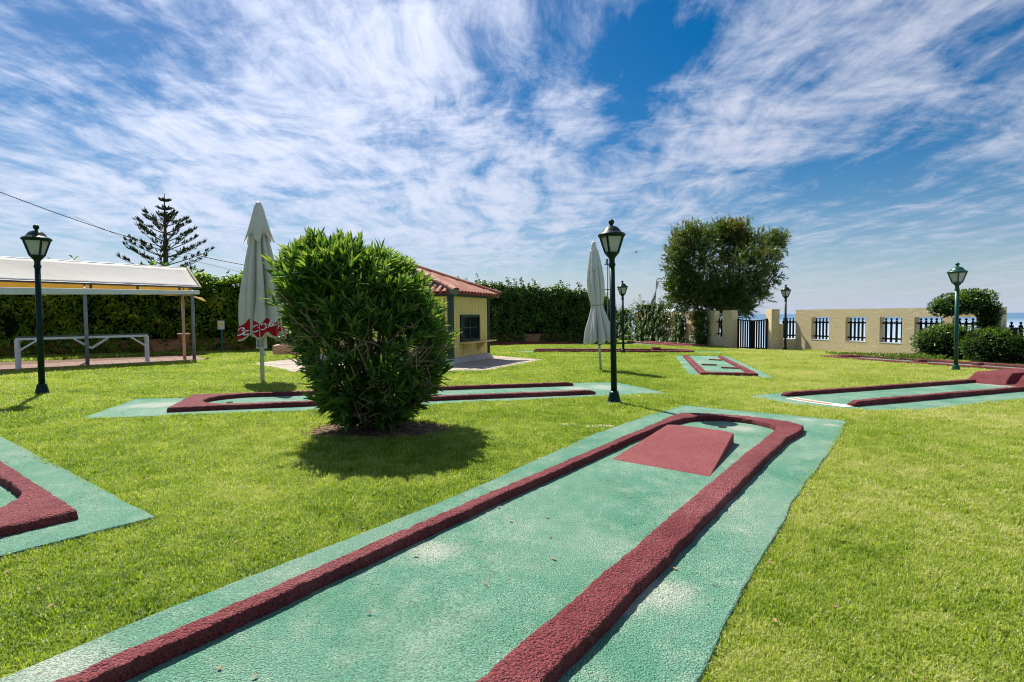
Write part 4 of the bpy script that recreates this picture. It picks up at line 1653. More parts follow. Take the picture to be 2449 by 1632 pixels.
# low pink planter wall beside the paving
pz = G(652, 853)
plz = gz(pz.x, pz.y)
planter = thing('planter', 'low pink plastered planter box behind the red hemmed parasol', 'planter', (pz.x, pz.y, plz))
PM_ = Matrix.Translation((0, 0, 0)) @ Matrix.Rotation(R_(14), 4, 'Z')
mb = MB()
mb.box((1.0, .06, .22), (2.0, .12, .46), PM_)
mb.box((1.0, 1.24, .22), (2.0, .12, .46), PM_)
mb.box((.06, .65, .22), (.12, 1.058, .455), PM_)
mb.box((1.94, .65, .22), (.12, 1.058, .455), PM_)
mb.build('wall', PINKW, planter, local=True, bevel=.01)
MB().box((1.0, .65, .18), (1.76, 1.058, .40), PM_).build('soil', SOIL, planter, local=True)


# ------------------------------------------------------------------ lamps
def lamp(base_px, top_px, label, paint=LAMPG, rotz=.25, footing=True):
    b = G(*base_px)
    top = AT(*top_px, b.y)
    H = top.z - b.z
    lean = (top.x - b.x) / H
    L = thing('street_lamp', label, 'lamp', (b.x, b.y, b.z), 'green lantern lamps on the lawn', rot=(0, math.atan(lean), 0))
    k = H / 3.25
    z = lambda v: v * k
    MB().lathe([(.165, -.03), (.165, z(.02)), (.125, z(.035)), (.112, z(.06)), (.098, z(.12)), (.080, z(.20)), (.080, z(.215)), (.060, z(.23))], 24).build('base', paint, L, local=True, smooth=False)
    MB().lathe([(.054, z(.20)), (.052, z(1.2)), (.047, z(2.45))], 20).build('pole', paint, L, local=True, smooth=True)
    MB().lathe([(.047, z(2.42)), (.060, z(2.445)), (.062, z(2.47)), (.048, z(2.50)), (.050, z(2.56)), (.056, z(2.58))], 20).build('collar', paint, L, local=True, smooth=True)
    MB().lathe([(.046, z(2.55)), (.060, z(2.58)), (.098, z(2.625)), (.122, z(2.655)), (.125, z(2.672)), (.11, z(2.675))], 24).build('lantern_cup', paint, L, local=True, smooth=False)
    # four sided tapered lantern
    z0, z1 = z(2.665), z(2.955)
    r0, r1 = .098, .180
    n = 4
    cb = [Vector((r0 * 1.18 * math.cos(rotz + math.pi / 4 + i * math.pi / 2), r0 * 1.18 * math.sin(rotz + math.pi / 4 + i * math.pi / 2), z0)) for i in range(n)]
    ct = [Vector((r1 * 1.18 * math.cos(rotz + math.pi / 4 + i * math.pi / 2), r1 * 1.18 * math.sin(rotz + math.pi / 4 + i * math.pi / 2), z1)) for i in range(n)]
    mb = MB()
    for i in range(n):
        mb.bar(cb[i], ct[i], .030, .030, up=Vector((cb[i].x, cb[i].y, 0)))
    for ring in (cb, ct):
        for i in range(n):
            mb.bar(ring[i], ring[(i + 1) % n], .022, .022)
    fr = mb.build('lantern_frame', paint, L, local=True)
    for i in range(n):
        j = (i + 1) % n
        q = [cb[i], cb[j], ct[j], ct[i]]
        c = sum(q, Vector()) / 4
        nn = Vector((c.x, c.y, 0)).normalized()
        q = [c + (p - c) * .96 for p in q]
        m2 = MB()
        m2.add([p - nn * .004 for p in q] + [p - nn * .012 for p in q], [(0, 1, 2, 3), (7, 6, 5, 4), (0, 4, 5, 1), (1, 5, 6, 2), (2, 6, 7, 3), (3, 7, 4, 0)])
        m2.build('glass_pane', OPAL, fr, local=True)
    MB().lathe([(.05, z(2.675)), (.052, z(2.76)), (.03, z(2.78))], 12).build('lamp_holder', POLE, L, local=True)
    MB().lathe([(.17, z(2.94)), (.235, z(2.955)), (.242, z(2.97)), (.240, z(2.985)), (.215, z(3.005)), (.185, z(3.018)), (.165, z(3.035)), (.140, z(3.075)), (.105, z(3.11)),
                (.055, z(3.132)), (.028, z(3.137))], 28).build('cap', paint, L, local=True, smooth=True)
    MB().lathe([(.028, z(3.13)), (.022, z(3.15)), (.035, z(3.163)), (.048, z(3.185)), (.052, z(3.205)), (.045, z(3.23)), (.020, z(3.248)), (.004, z(3.25))], 18).build('finial', paint, L, local=True, smooth=True)
    if footing:
        mb = MB()
        mb.lathe([(.26, -.05), (.25, .012), (.20, .026), (.10, .03)], 14)
        for i, v in enumerate(mb.v):
            v.x *= 1 + .25 * noise.noise((v.x * 9, v.y * 9, b.x))
            v.y *= 1 + .25 * noise.noise((v.x * 9, v.y * 9, b.x + 9))
        mb.build('footing', FOOT, L, local=True)
    return L


lamp((101, 946), (86, 537.5), 'dark green lantern lamp in front of the canvas shelter')
lamp((1469, 966), (1462, 525), 'tallest looking dark green lantern lamp beside the tied white parasol')
lamp((2286, 891), (2290, 628.5), 'bright green lantern lamp in front of the shrubs at right', paint=LAMPG2)
lamp((1878, 840.5), (1879.5, 681), 'small far lantern lamp standing right of the gate')
lamp((1491, 848.5), (1488.5, 671.5), 'small far lantern lamp on the golf lane in front of the dark hedge')

# thin pole with a small fitting behind the big lamp
b = G(1455, 822)
bY = b.y - 1.0
t_ = AT(1453.5, 632, bY)
b_ = Vector((t_.x, bY, gz(t_.x, bY)))
fp = thing('thin_pole', 'thin grey pole with small fitting seen behind the big lamp', 'pole', b_)
MB().tube([(0, 0, 0), (0, 0, t_.z - b_.z)], .035, 8).build('pole', GALV, fp, local=True)
hz_ = t_.z - b_.z
MB().box((-.05, 0, hz_ + .16), (.16, .14, .34)).build('fitting', GALV, fp, local=True, bevel=.02)
MB().box((0, 0, hz_ - .02), (.42, .10, .05)).build('bracket', DGREY, fp, local=True)
MB().box((0, 0, hz_ - 1.62), (.45, .10, .05)).build('bracket', DGREY, fp, local=True)

# ------------------------------------------------------------------ parasols
STROKES = {
    'C': [[(.95, .80), (.80, .98), (.50, 1.0), (.18, .80), (.04, .45), (.14, .12), (.42, -.02), (.72, .06), (.98, .28)], [(.95, .80), (.88, .66), (.72, .62)]],
    'o': [[(.50, .58), (.22, .52), (.08, .28), (.18, .04), (.48, .0), (.72, .18), (.74, .42), (.50, .58), (.62, .50), (.95, .52)]],
    'c': [[(.70, .48), (.48, .60), (.18, .46), (.08, .22), (.24, .0), (.52, .02), (.85, .24)]],
    'a': [[(.62, .50), (.40, .60), (.14, .44), (.08, .18), (.26, .0), (.50, .14), (.66, .56)], [(.66, .56), (.60, .16), (.74, .0), (.98, .22)]],
    'l': [[(.05, .10), (.40, .60), (.55, .98), (.38, 1.0), (.22, .60), (.24, .10), (.42, .0), (.70, .24)]],
    '-': [[(.1, .32), (.7, .38)]],
}


def smooth_path(pts, k=5):
    out = []
    n = len(pts)
    for i in range(n - 1):
        p0, p1, p2, p3 = (Vector(pts[max(i - 1, 0)]), Vector(pts[i]), Vector(pts[i + 1]), Vector(pts[min(i + 2, n - 1)]))
        for j in range(k):
            t = j / k
            out.append(.5 * ((2 * p1) + (-p0 + p2) * t + (2 * p0 - 5 * p1 + 4 * p2 - p3) * t * t + (-p0 + 3 * p1 - 3 * p2 + p3) * t ** 3))
    out.append(Vector(pts[-1]))
    return out


def parasol(base_px, top_px, label, prof, cap, body_mat, folds, tie=None, text=False, seed=0):
    """prof: list of (z, radius); cap: (z_top, z_bottom, r_top, r_bottom)"""
    b = G(*base_px)
    top = AT(*top_px, b.y)
    H = top.z - b.z
    lean = math.atan((top.x - b.x) / H)
    U_ = thing('parasol', label, 'parasol', b, 'closed canvas parasols', rot=(0, lean, 0))
    zs = [p[0] for p in prof]
    rs = [p[1] for p in prof]

    def Rz(z):
        return float(np.interp(z, zs, rs))

    def foldf(th, z):
        a_ = folds * th + 1.3 * math.sin(2 * th + seed) + .6 * math.sin(z * 1.3 + seed)
        f = 1.0 * (2 * abs(math.sin(a_ / 2)) ** .55 - 1.25)
        f += .38 * (2 * abs(math.sin((folds + 4) * .5 * th + .5 * z + seed * 2)) ** .7 - 1.1)
        f += .35 * noise.noise((math.cos(th) * 2, math.sin(th) * 2, z * .9 + seed))
        return f

    ztop, zbot = zs[-1], zs[0]

    def amp(z):
        if tie is None:
            return .34 + .06 * (1 - (z - zbot) / (ztop - zbot))
        return .14 + .26 * max(0, min(1, (tie - z) / .6)) + .14 * min(1, abs(z - tie))

    def S(th, z, off=0.0):
        hem = max(0.0, min(1.0, (z - zbot - .25) / .55)) if text else 1.0
        r = Rz(z) * (1 + amp(z) * (.30 + .70 * hem) * foldf(th, z)) + off
        return Vector((r * math.cos(th), r * math.sin(th), z))

    def zlow(th):
        return zbot + .06 * math.cos(folds * th + 1.3 * math.sin(2 * th + seed)) + .07 * noise.noise((math.cos(th) * 1.5, math.sin(th) * 1.5, seed + 3))

    NTh, NZ = 260, 56
    mb = MB()
    for j in range(NZ + 1):
        for i in range(NTh):
            th = 2 * math.pi * i / NTh
            zl = zlow(th)
            mb.v.append(S(th, zl + (ztop - zl) * (j / NZ)))
    for j in range(NZ):
        for i in range(NTh):
            a, c = j * NTh + i, j * NTh + (i + 1) % NTh
            mb.f.append((a, c, c + NTh, a + NTh))
    o = mb.build('canopy', body_mat, U_, local=True, smooth=True)
    o.modifiers.new('thickness', 'SOLIDIFY').thickness = .005
    # vent cap with pointed corners
    zt, zb_, rt, rb = cap
    mb = MB()
    NC = 14
    for j in range(NC + 1):
        t = j / NC
        for i in range(NTh):
            th = 2 * math.pi * i / NTh
            cfold = math.cos(6 * th + seed + .9 * math.sin(2 * th))
            zl = zb_ - .14 * cfold * (1 if cfold > 0 else .45) + .06 * noise.noise((math.cos(th) * 1.3, math.sin(th) * 1.3, seed))
            r = rt + (rb - rt) * (t ** .9)
            r *= 1 + .24 * t * cfold + .14 * t * noise.noise((math.cos(th) * 2, math.sin(th) * 2, seed + 8 + t))
            z = zt + (zl - zt) * t
            mb.v.append(Vector((r * math.cos(th), r * math.sin(th), z)))
    for j in range(NC):
        for i in range(NTh):
            a, c = j * NTh + i, j * NTh + (i + 1) % NTh
            mb.f.append((a, a + NTh, c + NTh, c))
    mb.f.append(tuple(range(NTh)))
    o2 = mb.build('vent_cap', body_mat, U_, local=True, smooth=True)
    o2.modifiers.new('thickness', 'SOLIDIFY').thickness = .005
    MB().lathe([(rt * .9, zt - .03), (rt * 1.02, zt), (rt * .9, zt + .025), (.03, zt + .04)], 16).build('top_plate', POLE, U_, local=True, smooth=True)
    MB().tube([(0, 0, -.05), (0, 0, zt - .05)], .048 if text else .036, 14).build('pole', POLE, U_, local=True, smooth=True)
    if tie is not None:
        mb = MB()
        pts = [S(2 * math.pi * i / 48, tie, .006) for i in range(49)]
        mb.tube(pts, .010, 6)
        mb.build('tie_cord', GALV, U_, local=True)
        MB().lathe([(.040, zbot - .10), (.040, zbot - .07)], 12).build('pole_ring', CABLE, U_, local=True)
    if text:
        # sliding bracket below the canopy
        mb = MB()
        for sx in (-1, 1):
            mb.box((sx * .085, 0, zbot - .02), (.022, .16, .50))
        mb.box((0, 0, zbot - .26), (.20, .17, .05))
        mb.build('slide_bracket', POLE, U_, local=True, bevel=.006)
        MB().bar((.05, -.06, zbot - .28), (.13, -.10, zbot - .46), .03, .03).build('crank_handle', POLE, U_, local=True)
        # printed panels round the hem: (angle, width, tilt, word, letter size)
        panels = [(-114, .29, 6, 'Co', .160), (-80, .14, 0, 'C', .15), (-48, .33, 22, 'Cola', .118), (-14, .18, 10, 'C', .16), (-152, .20, 0, None, 0),
                  (20, .30, 0, 'Coca', .12), (75, .30, 0, 'Cola', .12), (130, .30, 0, 'Coca', .12), (170, .24, 0, 'Co', .14)]
        for (deg, wd_, tilt, word, size) in panels:
            th0 = R_(deg)
            r_ = Rz(zbot + .15)
            hgt = .32
            mb = MB()
            nu, nv = 14, 8
            for j in range(nv + 1):
                for i in range(nu + 1):
                    th = th0 + (i / nu - .5) * wd_ / r_
                    zl = zlow(th)
                    z = zl + .045 + (hgt * (.92 + .12 * (i / nu))) * (j / nv)
                    mb.v.append(S(th, z, .010))
            for j in range(nv):
                for i in range(nu):
                    a = j * (nu + 1) + i
                    mb.f.append((a, a + 1, a + nu + 2, a + nu + 1))
            pnl = mb.build('printed_panel', REDP, U_, local=True, smooth=True)
            if word:
                mb = MB()
                x = 0.0
                tot = sum({'C': .95, 'l': .5, '-': .6}.get(ch, .72) for ch in word)
                ca, sa = math.cos(R_(tilt)), math.sin(R_(tilt))
                for ch in word:
                    for stk in STROKES[ch]:
                        pp = smooth_path(stk)
                        lf, rg = [], []
                        for q in range(len(pp)):
                            d = (pp[min(q + 1, len(pp) - 1)] - pp[max(q - 1, 0)])
                            d = d.normalized() if d.length > 1e-6 else Vector((1, 0))
                            nn = Vector((-d.y, d.x))
                            hw = .060 + .055 * abs(d.y)
                            if q in (0, len(pp) - 1):
                                hw *= .4
                            lf.append(pp[q] + nn * hw)
                            rg.append(pp[q] - nn * hw)
                        k0 = len(mb.v)
                        outside = []
                        for pt in lf + rg:
                            uu, vv = (x + pt.x - tot / 2) * size, (pt.y - .45) * size
                            uu += vv * .28
                            u2, v2 = uu * ca - vv * sa, uu * sa + vv * ca
                            th = th0 + u2 / r_
                            outside.append(abs(th - th0) > .47 * wd_ / r_ or abs(v2) > hgt * .46)
                            z = zlow(th0) + .045 + hgt * .48 + v2
                            mb.v.append(S(th, z, .017))
                        m = len(pp)
                        for q in range(m - 1):
                            if outside[q] or outside[q + 1] or outside[m + q] or outside[m + q + 1]:
                                continue
                            mb.f.append((k0 + q, k0 + q + 1, k0 + m + q + 1, k0 + m + q))
                    x += {'C': .95, 'l': .5, '-': .6}.get(ch, .72)
                mb.build('lettering', WHITE, pnl, local=True)
            else:
                for (uu, vv, rr) in ((.02, .27, .06), (.08, .05, .055)):
                    mb = MB()
                    for q in range(14):
                        tt = 2 * math.pi * q / 14
                        th = th0 + (uu + rr * math.cos(tt)) / r_
                        mb.v.append(S(th, zlow(th0) + .07 + vv + rr * math.sin(tt), .016))
                    mb.f.append(tuple(range(14)))
                    mb.build('printed_dot', GREENP, pnl, local=True)
    return U_


parasol((628, 917), (617.5, 482), 'closed cream parasol with red printed hem left of the oleander bush',
        [(1.10, .47), (1.45, .44), (1.9, .37), (2.4, .31), (2.9, .245), (3.35, .165), (3.9, .09)], (4.16, 3.40, .075, .265), CLOTH, 7, None, True, 1.7)
parasol((1437, 889), (1419.5, 581.5), 'slim white closed parasol tied round the middle beside the big lamp',
        [(.86, .30), (1.2, .27), (1.6, .20), (1.90, .15), (2.25, .205), (2.6, .205), (3.0, .165), (3.5, .09)], (3.70, 3.06, .06, .17), CLOTH2, 7, 1.92, False, 4.2)


# ------------------------------------------------------------------ oleander bush
def rand_unit(n):
    return unit(rng.normal(size=(n, 3)))


BB = G(893, 1028)
bush = thing('oleander_bush', 'large rounded oleander bush on the lawn in the left middle', 'bush', (BB.x, BB.y, BB.z))
bo = np.array(BB)
ZR = [.05, .25, .50, .80, 1.08, 1.40, 1.72, 1.98, 2.15, 2.28, 2.40]
RR = [.25, .47, .71, .86, .94, .97, .93, .86, .76, .54, .22]
CXZ = [.0, .05, .03, .02, .0, -.07, -.17, -.25, -.28, -.42, -.62]


def lump(p):
    return np.array([noise.noise((q[0] * 1.9 + 3.1, q[1] * 1.9, q[2] * 1.9)) for q in p])


# stems
mb = MB()
stem_tips = []
for i in range(34):
    th = random.uniform(0, 2 * math.pi)
    r0 = random.uniform(.02, .20)
    zt = random.uniform(.8, 2.1)
    rt = np.interp(zt, ZR, RR) * random.uniform(.35, .85)
    cx = np.interp(zt, ZR, CXZ)
    p0 = Vector((r0 * math.cos(th), r0 * math.sin(th), -.02))
    p3 = Vector((cx + rt * math.cos(th), rt * math.sin(th), zt))
    p1 = p0.lerp(p3, .33) + Vector((random.uniform(-.08, .08), random.uniform(-.08, .08), .12))
    p2 = p0.lerp(p3, .66) + Vector((random.uniform(-.08, .08), random.uniform(-.08, .08), .08))
    rr = random.uniform(.016, .030)
    mb.tube([p0, p1, p2, p3], [rr * 1.3, rr, rr * .75, rr * .4], 6)
    stem_tips.append(p3)
for i in range(7):
    th = i * .9
    mb.tube([(.11 * math.cos(th), .11 * math.sin(th), -.03), (.13 * math.cos(th), .13 * math.sin(th), .35), (.25 * math.cos(th), .25 * math.sin(th), .8)], [.06, .05, .03], 8)
mb.build('trunk', BARK, bush, local=True, smooth=True)
# bare pale twigs showing in the lower half
mb = MB()
for i in range(430):
    z = random.uniform(.18, 1.75)
    th = random.uniform(0, 2 * math.pi)
    if math.sin(th) > .3 and random.random() < .7:
        th = -th
    R0 = np.interp(z, ZR, RR) * random.uniform(.70, 1.02)
    cx = np.interp(z, ZR, CXZ)
    p = Vector((cx + R0 * math.cos(th), R0 * math.sin(th), z))
    d = Vector((math.cos(th) * .6 + random.uniform(-.7, .7), math.sin(th) * .6 + random.uniform(-.7, .7), random.uniform(-.2, 1.1))).normalized()
    L = random.uniform(.10, .34)
    m_ = p + d * L * .5 + Vector((random.uniform(-.02, .02), random.uniform(-.02, .02), random.uniform(-.02, .03)))
    mb.tube([p - d * .12, m_, p + d * L], [.010, .008, .004], 4, cap=False)
tw = mb.build('twigs', TWIG, bush, local=True)
tw['kind'] = 'stuff'
# leafy shoots
NSH = 1500
z = rng.uniform(.15, 2.40, NSH)
z = np.where(rng.random(NSH) < .30, rng.uniform(1.35, 2.42, NSH), z)
th = rng.uniform(0, 2 * np.pi, NSH)
rad = np.interp(z, ZR, RR)
cx = np.interp(z, ZR, CXZ)
p = np.stack([cx + rad * np.cos(th), rad * np.sin(th), z], 1)
lm = lump(p)
depth = 1 - np.abs(rng.normal(0, .15, NSH)) + .20 * lm + .10 * (rng.random(NSH) < .25) * rng.random(NSH) + .16 * (rng.random(NSH) < .07)
depth = np.clip(depth, .40, 1.24)
low = (z < 1.35)
keep = ~(low & (rng.random(NSH) < .45) & (lm < .08))
p = np.stack([cx + rad * depth * np.cos(th), rad * depth * np.sin(th), z], 1)[keep]
lm = lm[keep]
zz = z[keep]
thk = th[keep]
n_ = len(p)
out = np.stack([np.cos(thk), np.sin(thk), np.zeros(n_)], 1)
upw = np.clip((zz - .2) / 1.7, 0, 1)[:, None]
p[:, 2] += (rng.random(n_) < .35) * rng.random(n_) * .16 * np.clip((zz - 1.5), 0, 1)
sdir = unit(out * (.85 - .45 * upw) + np.array([0, 0, 1.0]) * (.25 + .75 * upw) + rng.normal(0, .28, (n_, 3)))
NLEAD = 70
pick = np.argsort(-(zz + rng.normal(0, .12, n_)))[:NLEAD]
p[pick, 2] += rng.uniform(-.06, .05, NLEAD)
sdir[pick] = unit(sdir[pick] * .45 + np.array([0, 0, 1.0]) + rng.normal(0, .12, (NLEAD, 3)))
PL = 12
along = rng.uniform(-.14, .08, (n_, PL))
base_p = p[:, None, :] + sdir[:, None, :] * along[:, :, None]
side = rand_unit(n_ * PL).reshape(n_, PL, 3)
side = unit(side - (side * sdir[:, None, :]).sum(-1, keepdims=True) * sdir[:, None, :])
spread = rng.uniform(.25, 1.25, (n_, PL, 1)) * np.clip(1.15 - along[:, :, None] * 6, .6, 1.4)
spread[pick] *= .55
ld = unit(sdir[:, None, :] + side * spread)
ll = rng.uniform(.14, .240, (n_, PL)) * (1 - .2 * (along > .04))
lw = ll * rng.uniform(.165, .235, (n_, PL))
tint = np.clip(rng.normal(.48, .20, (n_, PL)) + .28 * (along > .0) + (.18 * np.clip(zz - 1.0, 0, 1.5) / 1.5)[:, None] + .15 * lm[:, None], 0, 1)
nrm = unit(side * -.3 + sdir[:, None, :] + rng.normal(0, .3, (n_, PL, 3)))
LP, LD, LN = base_p.reshape(-1, 3), ld.reshape(-1, 3), nrm.reshape(-1, 3)
LL_, LW_, LT_ = ll.ravel(), lw.ravel(), tint.ravel()
# the leaves that show largest towards the viewer stay single parts
tov = unit(np.array([0, 0, CH]) - (LP + bo))
face = (LP * np.array([1, 1, 0]) * tov).sum(1) + .4 * rng.random(len(LP))
flat = np.linalg.norm(np.cross(LD, tov), axis=1) * LL_
score = face + flat * 6
top300 = np.argsort(-score)[:280]
mask = np.ones(len(LP), bool)
mask[top300] = False


def olean(pos, d, nr, L, Wd):
    """six vertex lance-shaped leaf"""
    N = len(pos)
    d = unit(d)
    s = unit(np.cross(d, nr))
    n = np.cross(s, d)
    L, Wd = L[:, None], Wd[:, None]
    a = pos + d * L * .30 + n * Wd * .18
    b = pos + d * L * .66 + n * Wd * .16 + np.array([0, 0, -1.0]) * L * .03
    V_ = np.stack([pos, a + s * Wd * .5, b + s * Wd * .42, pos + d * L + np.array([0, 0, -1.0]) * L * .08, b - s * Wd * .42, a - s * Wd * .5], 1).reshape(-1, 3)
    i = np.arange(N)[:, None] * 6
    Fq = np.concatenate([i + np.array([[0, 1, 2, 3]]), i + np.array([[0, 3, 4, 5]])], 0)
    return V_, Fq


V_, Fq = olean(LP[mask] + bo, LD[mask], LN[mask], LL_[mask], LW_[mask])
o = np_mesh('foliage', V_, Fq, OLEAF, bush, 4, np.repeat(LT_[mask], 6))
o['kind'] = 'stuff'
lm_ = []
for tv in (.25, .45, .62, .80, .95):
    V_, Fq = olean(np.zeros((1, 3)), np.array([[1.0, 0, 0]]), np.array([[0, 0, 1.0]]), np.array([1.0]), np.array([.19]))
    me = bpy.data.meshes.new('leaf')
    me.from_pydata([tuple(v) for v in V_], [], [tuple(int(q) for q in f) for f in Fq])
    me.materials.append(OLEAF)
    at = me.attributes.new('tint', 'FLOAT', 'POINT')
    at.data.foreach_set('value', np.full(6, tv, np.float32))
    lm_.append((tv, me))
for q in top300:
    d = Vector(LD[q]).normalized()
    s = d.cross(Vector(LN[q])).normalized()
    n = s.cross(d)
    M = Matrix((d, -s, n)).transposed().to_4x4() @ Matrix.Scale(float(LL_[q]), 4)
    M.translation = Vector(LP[q])
    me = min(lm_, key=lambda t: abs(t[0] - LT_[q]))[1]
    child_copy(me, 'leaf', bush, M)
# soil ring and leaf litter below the bush
ringp = []
for i in range(40):
    t = 2 * math.pi * i / 40
    r = 1 + .22 * noise.noise((math.cos(t) * 2, math.sin(t) * 2, 5))
    ringp.append((BB.x + .10 + 1.02 * r * math.cos(t), BB.y - .03 + .62 * r * math.sin(t)))
so_ = MB().prism(ringp, lambda x, y: gz(x, y) - .03, lambda x, y: gz(x, y) + .012).build('soil', SOIL)
tag(so_, 'bare soil patch under the oleander bush', 'soil', kind='structure')
NOGRASS.append([(BB.x + .10 + (q[0] - BB.x - .10) * .92, BB.y - .03 + (q[1] - BB.y + .03) * .92) for q in ringp])
nl = 700
tt = rng.uniform(0, 2 * np.pi, nl)
rr = np.sqrt(rng.random(nl)) * 1.05
lx = BB.x + .1 + rr * np.cos(tt)
ly = BB.y - .03 + .68 * rr * np.sin(tt)
lz = np.array([gz(a, b) for a, b in zip(lx, ly)]) + .018 + rng.uniform(0, .012, nl)
dd = rng.normal(size=(nl, 3)) * np.array([1, 1, .12])
lit = leaves('leaf_litter', np.stack([lx, ly, lz], 1), dd, np.tile([0, 0, 1.0], (nl, 1)) + rng.normal(0, .25, (nl, 3)), rng.uniform(.05, .12, nl),
             rng.uniform(.012, .022, nl), DRY, None, rng.random(nl))
tag(lit, 'dry fallen leaves on the soil under the bush', 'leaf litter', kind='stuff')


# ------------------------------------------------------------------ hedges
def path_pts(pts):
    pts = [Vector(p) for p in pts]
    L = [0]
    for a, b in zip(pts[:-1], pts[1:]):
        L.append(L[-1] + (b - a).length)
    return pts, L


def on_path(pts, L, s):
    for i in range(len(pts) - 1):
        if s <= L[i + 1] or i == len(pts) - 2:
            t = (s - L[i]) / (L[i + 1] - L[i])
            d = (pts[i + 1] - pts[i]).normalized()
            return pts[i].lerp(pts[i + 1], t), d
    return pts[-1], d


def hedge(name, label, path, hfun, thick, mat, nleaf, size, gaps=0.0, sprigs=0, wall_h=.9, flowers=0):
    pts, L = path_pts(path)
    mid = on_path(pts, L, L[-1] / 2)[0]
    H = thing(name, label, 'hedge', (mid.x, mid.y, gz(mid.x, mid.y)))
    # dark inside
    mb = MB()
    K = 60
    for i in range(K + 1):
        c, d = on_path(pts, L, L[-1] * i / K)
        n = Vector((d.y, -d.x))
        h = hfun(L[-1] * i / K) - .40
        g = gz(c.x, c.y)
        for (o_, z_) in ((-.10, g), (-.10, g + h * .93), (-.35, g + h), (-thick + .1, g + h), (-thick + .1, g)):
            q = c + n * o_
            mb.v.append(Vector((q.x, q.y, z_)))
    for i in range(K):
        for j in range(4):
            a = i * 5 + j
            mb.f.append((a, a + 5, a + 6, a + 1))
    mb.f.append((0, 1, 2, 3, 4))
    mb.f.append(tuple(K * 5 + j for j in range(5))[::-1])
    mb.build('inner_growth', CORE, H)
    P, D, Nn, T = [], [], [], []
    s = rng.uniform(0, L[-1], nleaf)
    face = rng.random(nleaf)
    for i in range(nleaf):
        c, d = on_path(pts, L, s[i])
        n = Vector((d.y, -d.x))
        h = hfun(s[i])
        g = gz(c.x, c.y)
        if face[i] < .74:
            z_ = h * random.random() ** .85
            lumpv = noise.noise((s[i] * .8, z_ * 1.1, 0)) * .30 + noise.noise((s[i] * 2.3, z_ * 2.6, 4)) * .16
            clus = noise.noise((s[i] * 1.6, z_ * 1.9, 11))
            if clus < -.30 and z_ > .5 and random.random() < .75:
                continue
            if z_ < wall_h and noise.noise((s[i] * .55, z_ * .5, 20)) > .30 - gaps and random.random() < .95:
                continue
            o_ = .10 + lumpv - abs(random.gauss(0, .10)) - .22 * max(0, (z_ - h + .7) / .7) ** 2
            q = c + n * o_
            P.append((q.x, q.y, g + z_))
            dr = n * random.uniform(.2, 1.0) + d * random.gauss(0, .55)
            D.append((dr.x, dr.y, random.uniform(-1.0, .35)))
            nm = n * .6 + Vector((random.gauss(0, .4), random.gauss(0, .4)))
            Nn.append((nm.x, nm.y, .9))
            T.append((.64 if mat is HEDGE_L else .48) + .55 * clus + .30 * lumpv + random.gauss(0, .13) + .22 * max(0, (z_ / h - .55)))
        else:
            z_ = h - .35 + .45 * noise.noise((s[i] * .9, 0, 3)) + abs(random.gauss(0, .16))
            q = c - n * random.uniform(0, thick)
            P.append((q.x, q.y, g + z_))
            D.append((random.gauss(0, 1), random.gauss(0, 1), random.uniform(-.2, 1.0)))
            Nn.append((random.gauss(0, .4), random.gauss(0, .4), 1))
            T.append(.60 + random.gauss(0, .16))
    for i in range(sprigs):
        ss = random.uniform(0, L[-1])
        c, d = on_path(pts, L, ss)
        n = Vector((d.y, -d.x))
        q = c - n * random.uniform(0, thick * .8)
        z0 = gz(q.x, q.y) + hfun(ss) - .35
        hs = random.uniform(.3, 1.05) * (1 if random.random() < .5 else .55)
        bx_, by_ = random.gauss(0, .10), random.gauss(0, .10)
        for k in range(int(34 * hs) + 8):
            t = random.random()
            a = random.uniform(0, 2 * math.pi)
            rr_ = (1 - t) * .13 + .02
            P.append((q.x + bx_ * t + rr_ * .5 * math.cos(a), q.y + by_ * t + rr_ * .5 * math.sin(a), z0 + hs * t))
            D.append((math.cos(a), math.sin(a), random.uniform(-.2, .9)))
            Nn.append((random.gauss(0, .3), random.gauss(0, .3), 1))
            T.append(.45 + random.gauss(0, .15))
    P, D, Nn, T = (np.array(q, float) for q in (P, D, Nn, T))
    n_ = len(P)
    ln = rng.uniform(.7, 1.3, n_) * size
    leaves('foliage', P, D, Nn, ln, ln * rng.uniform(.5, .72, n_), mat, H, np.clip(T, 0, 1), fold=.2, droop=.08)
    return H, pts, L


hl = [(-31, 13.5), (-20.0, 22.3), (-13.6, 26.9), (-8.0, 30.6)]
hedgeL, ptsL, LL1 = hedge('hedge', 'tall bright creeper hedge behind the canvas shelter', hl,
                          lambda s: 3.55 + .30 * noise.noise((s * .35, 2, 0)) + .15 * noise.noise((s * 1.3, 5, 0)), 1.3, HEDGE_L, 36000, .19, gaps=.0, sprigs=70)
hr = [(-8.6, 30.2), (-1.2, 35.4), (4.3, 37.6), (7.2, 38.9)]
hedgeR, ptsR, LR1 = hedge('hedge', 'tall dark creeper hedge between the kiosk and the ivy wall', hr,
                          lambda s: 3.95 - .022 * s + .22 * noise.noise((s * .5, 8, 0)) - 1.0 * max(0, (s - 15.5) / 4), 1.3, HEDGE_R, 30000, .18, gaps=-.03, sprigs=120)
# rendered wall behind the creeper, seen low down in gaps
for (path, lab) in ((hl, 'terracotta boundary wall showing through the hedge behind the shelter'), (hr, 'terracotta boundary wall showing low in the dark far hedge')):
    mbw = MB()
    for a, b in zip(path[:-1], path[1:]):
        a, b = Vector(a), Vector(b)
        d = (b - a).normalized()
        n = Vector((d.y, -d.x))
        a2, b2 = a - n * .10, b - n * .10
        zg_ = min(gz(*a2), gz(*b2))
        mbw.bar((a2.x, a2.y, zg_ + .25), (b2.x, b2.y, zg_ + .25), .16, .85)
    o = mbw.build('boundary_wall', TERRA)
    tag(o, lab, 'wall')


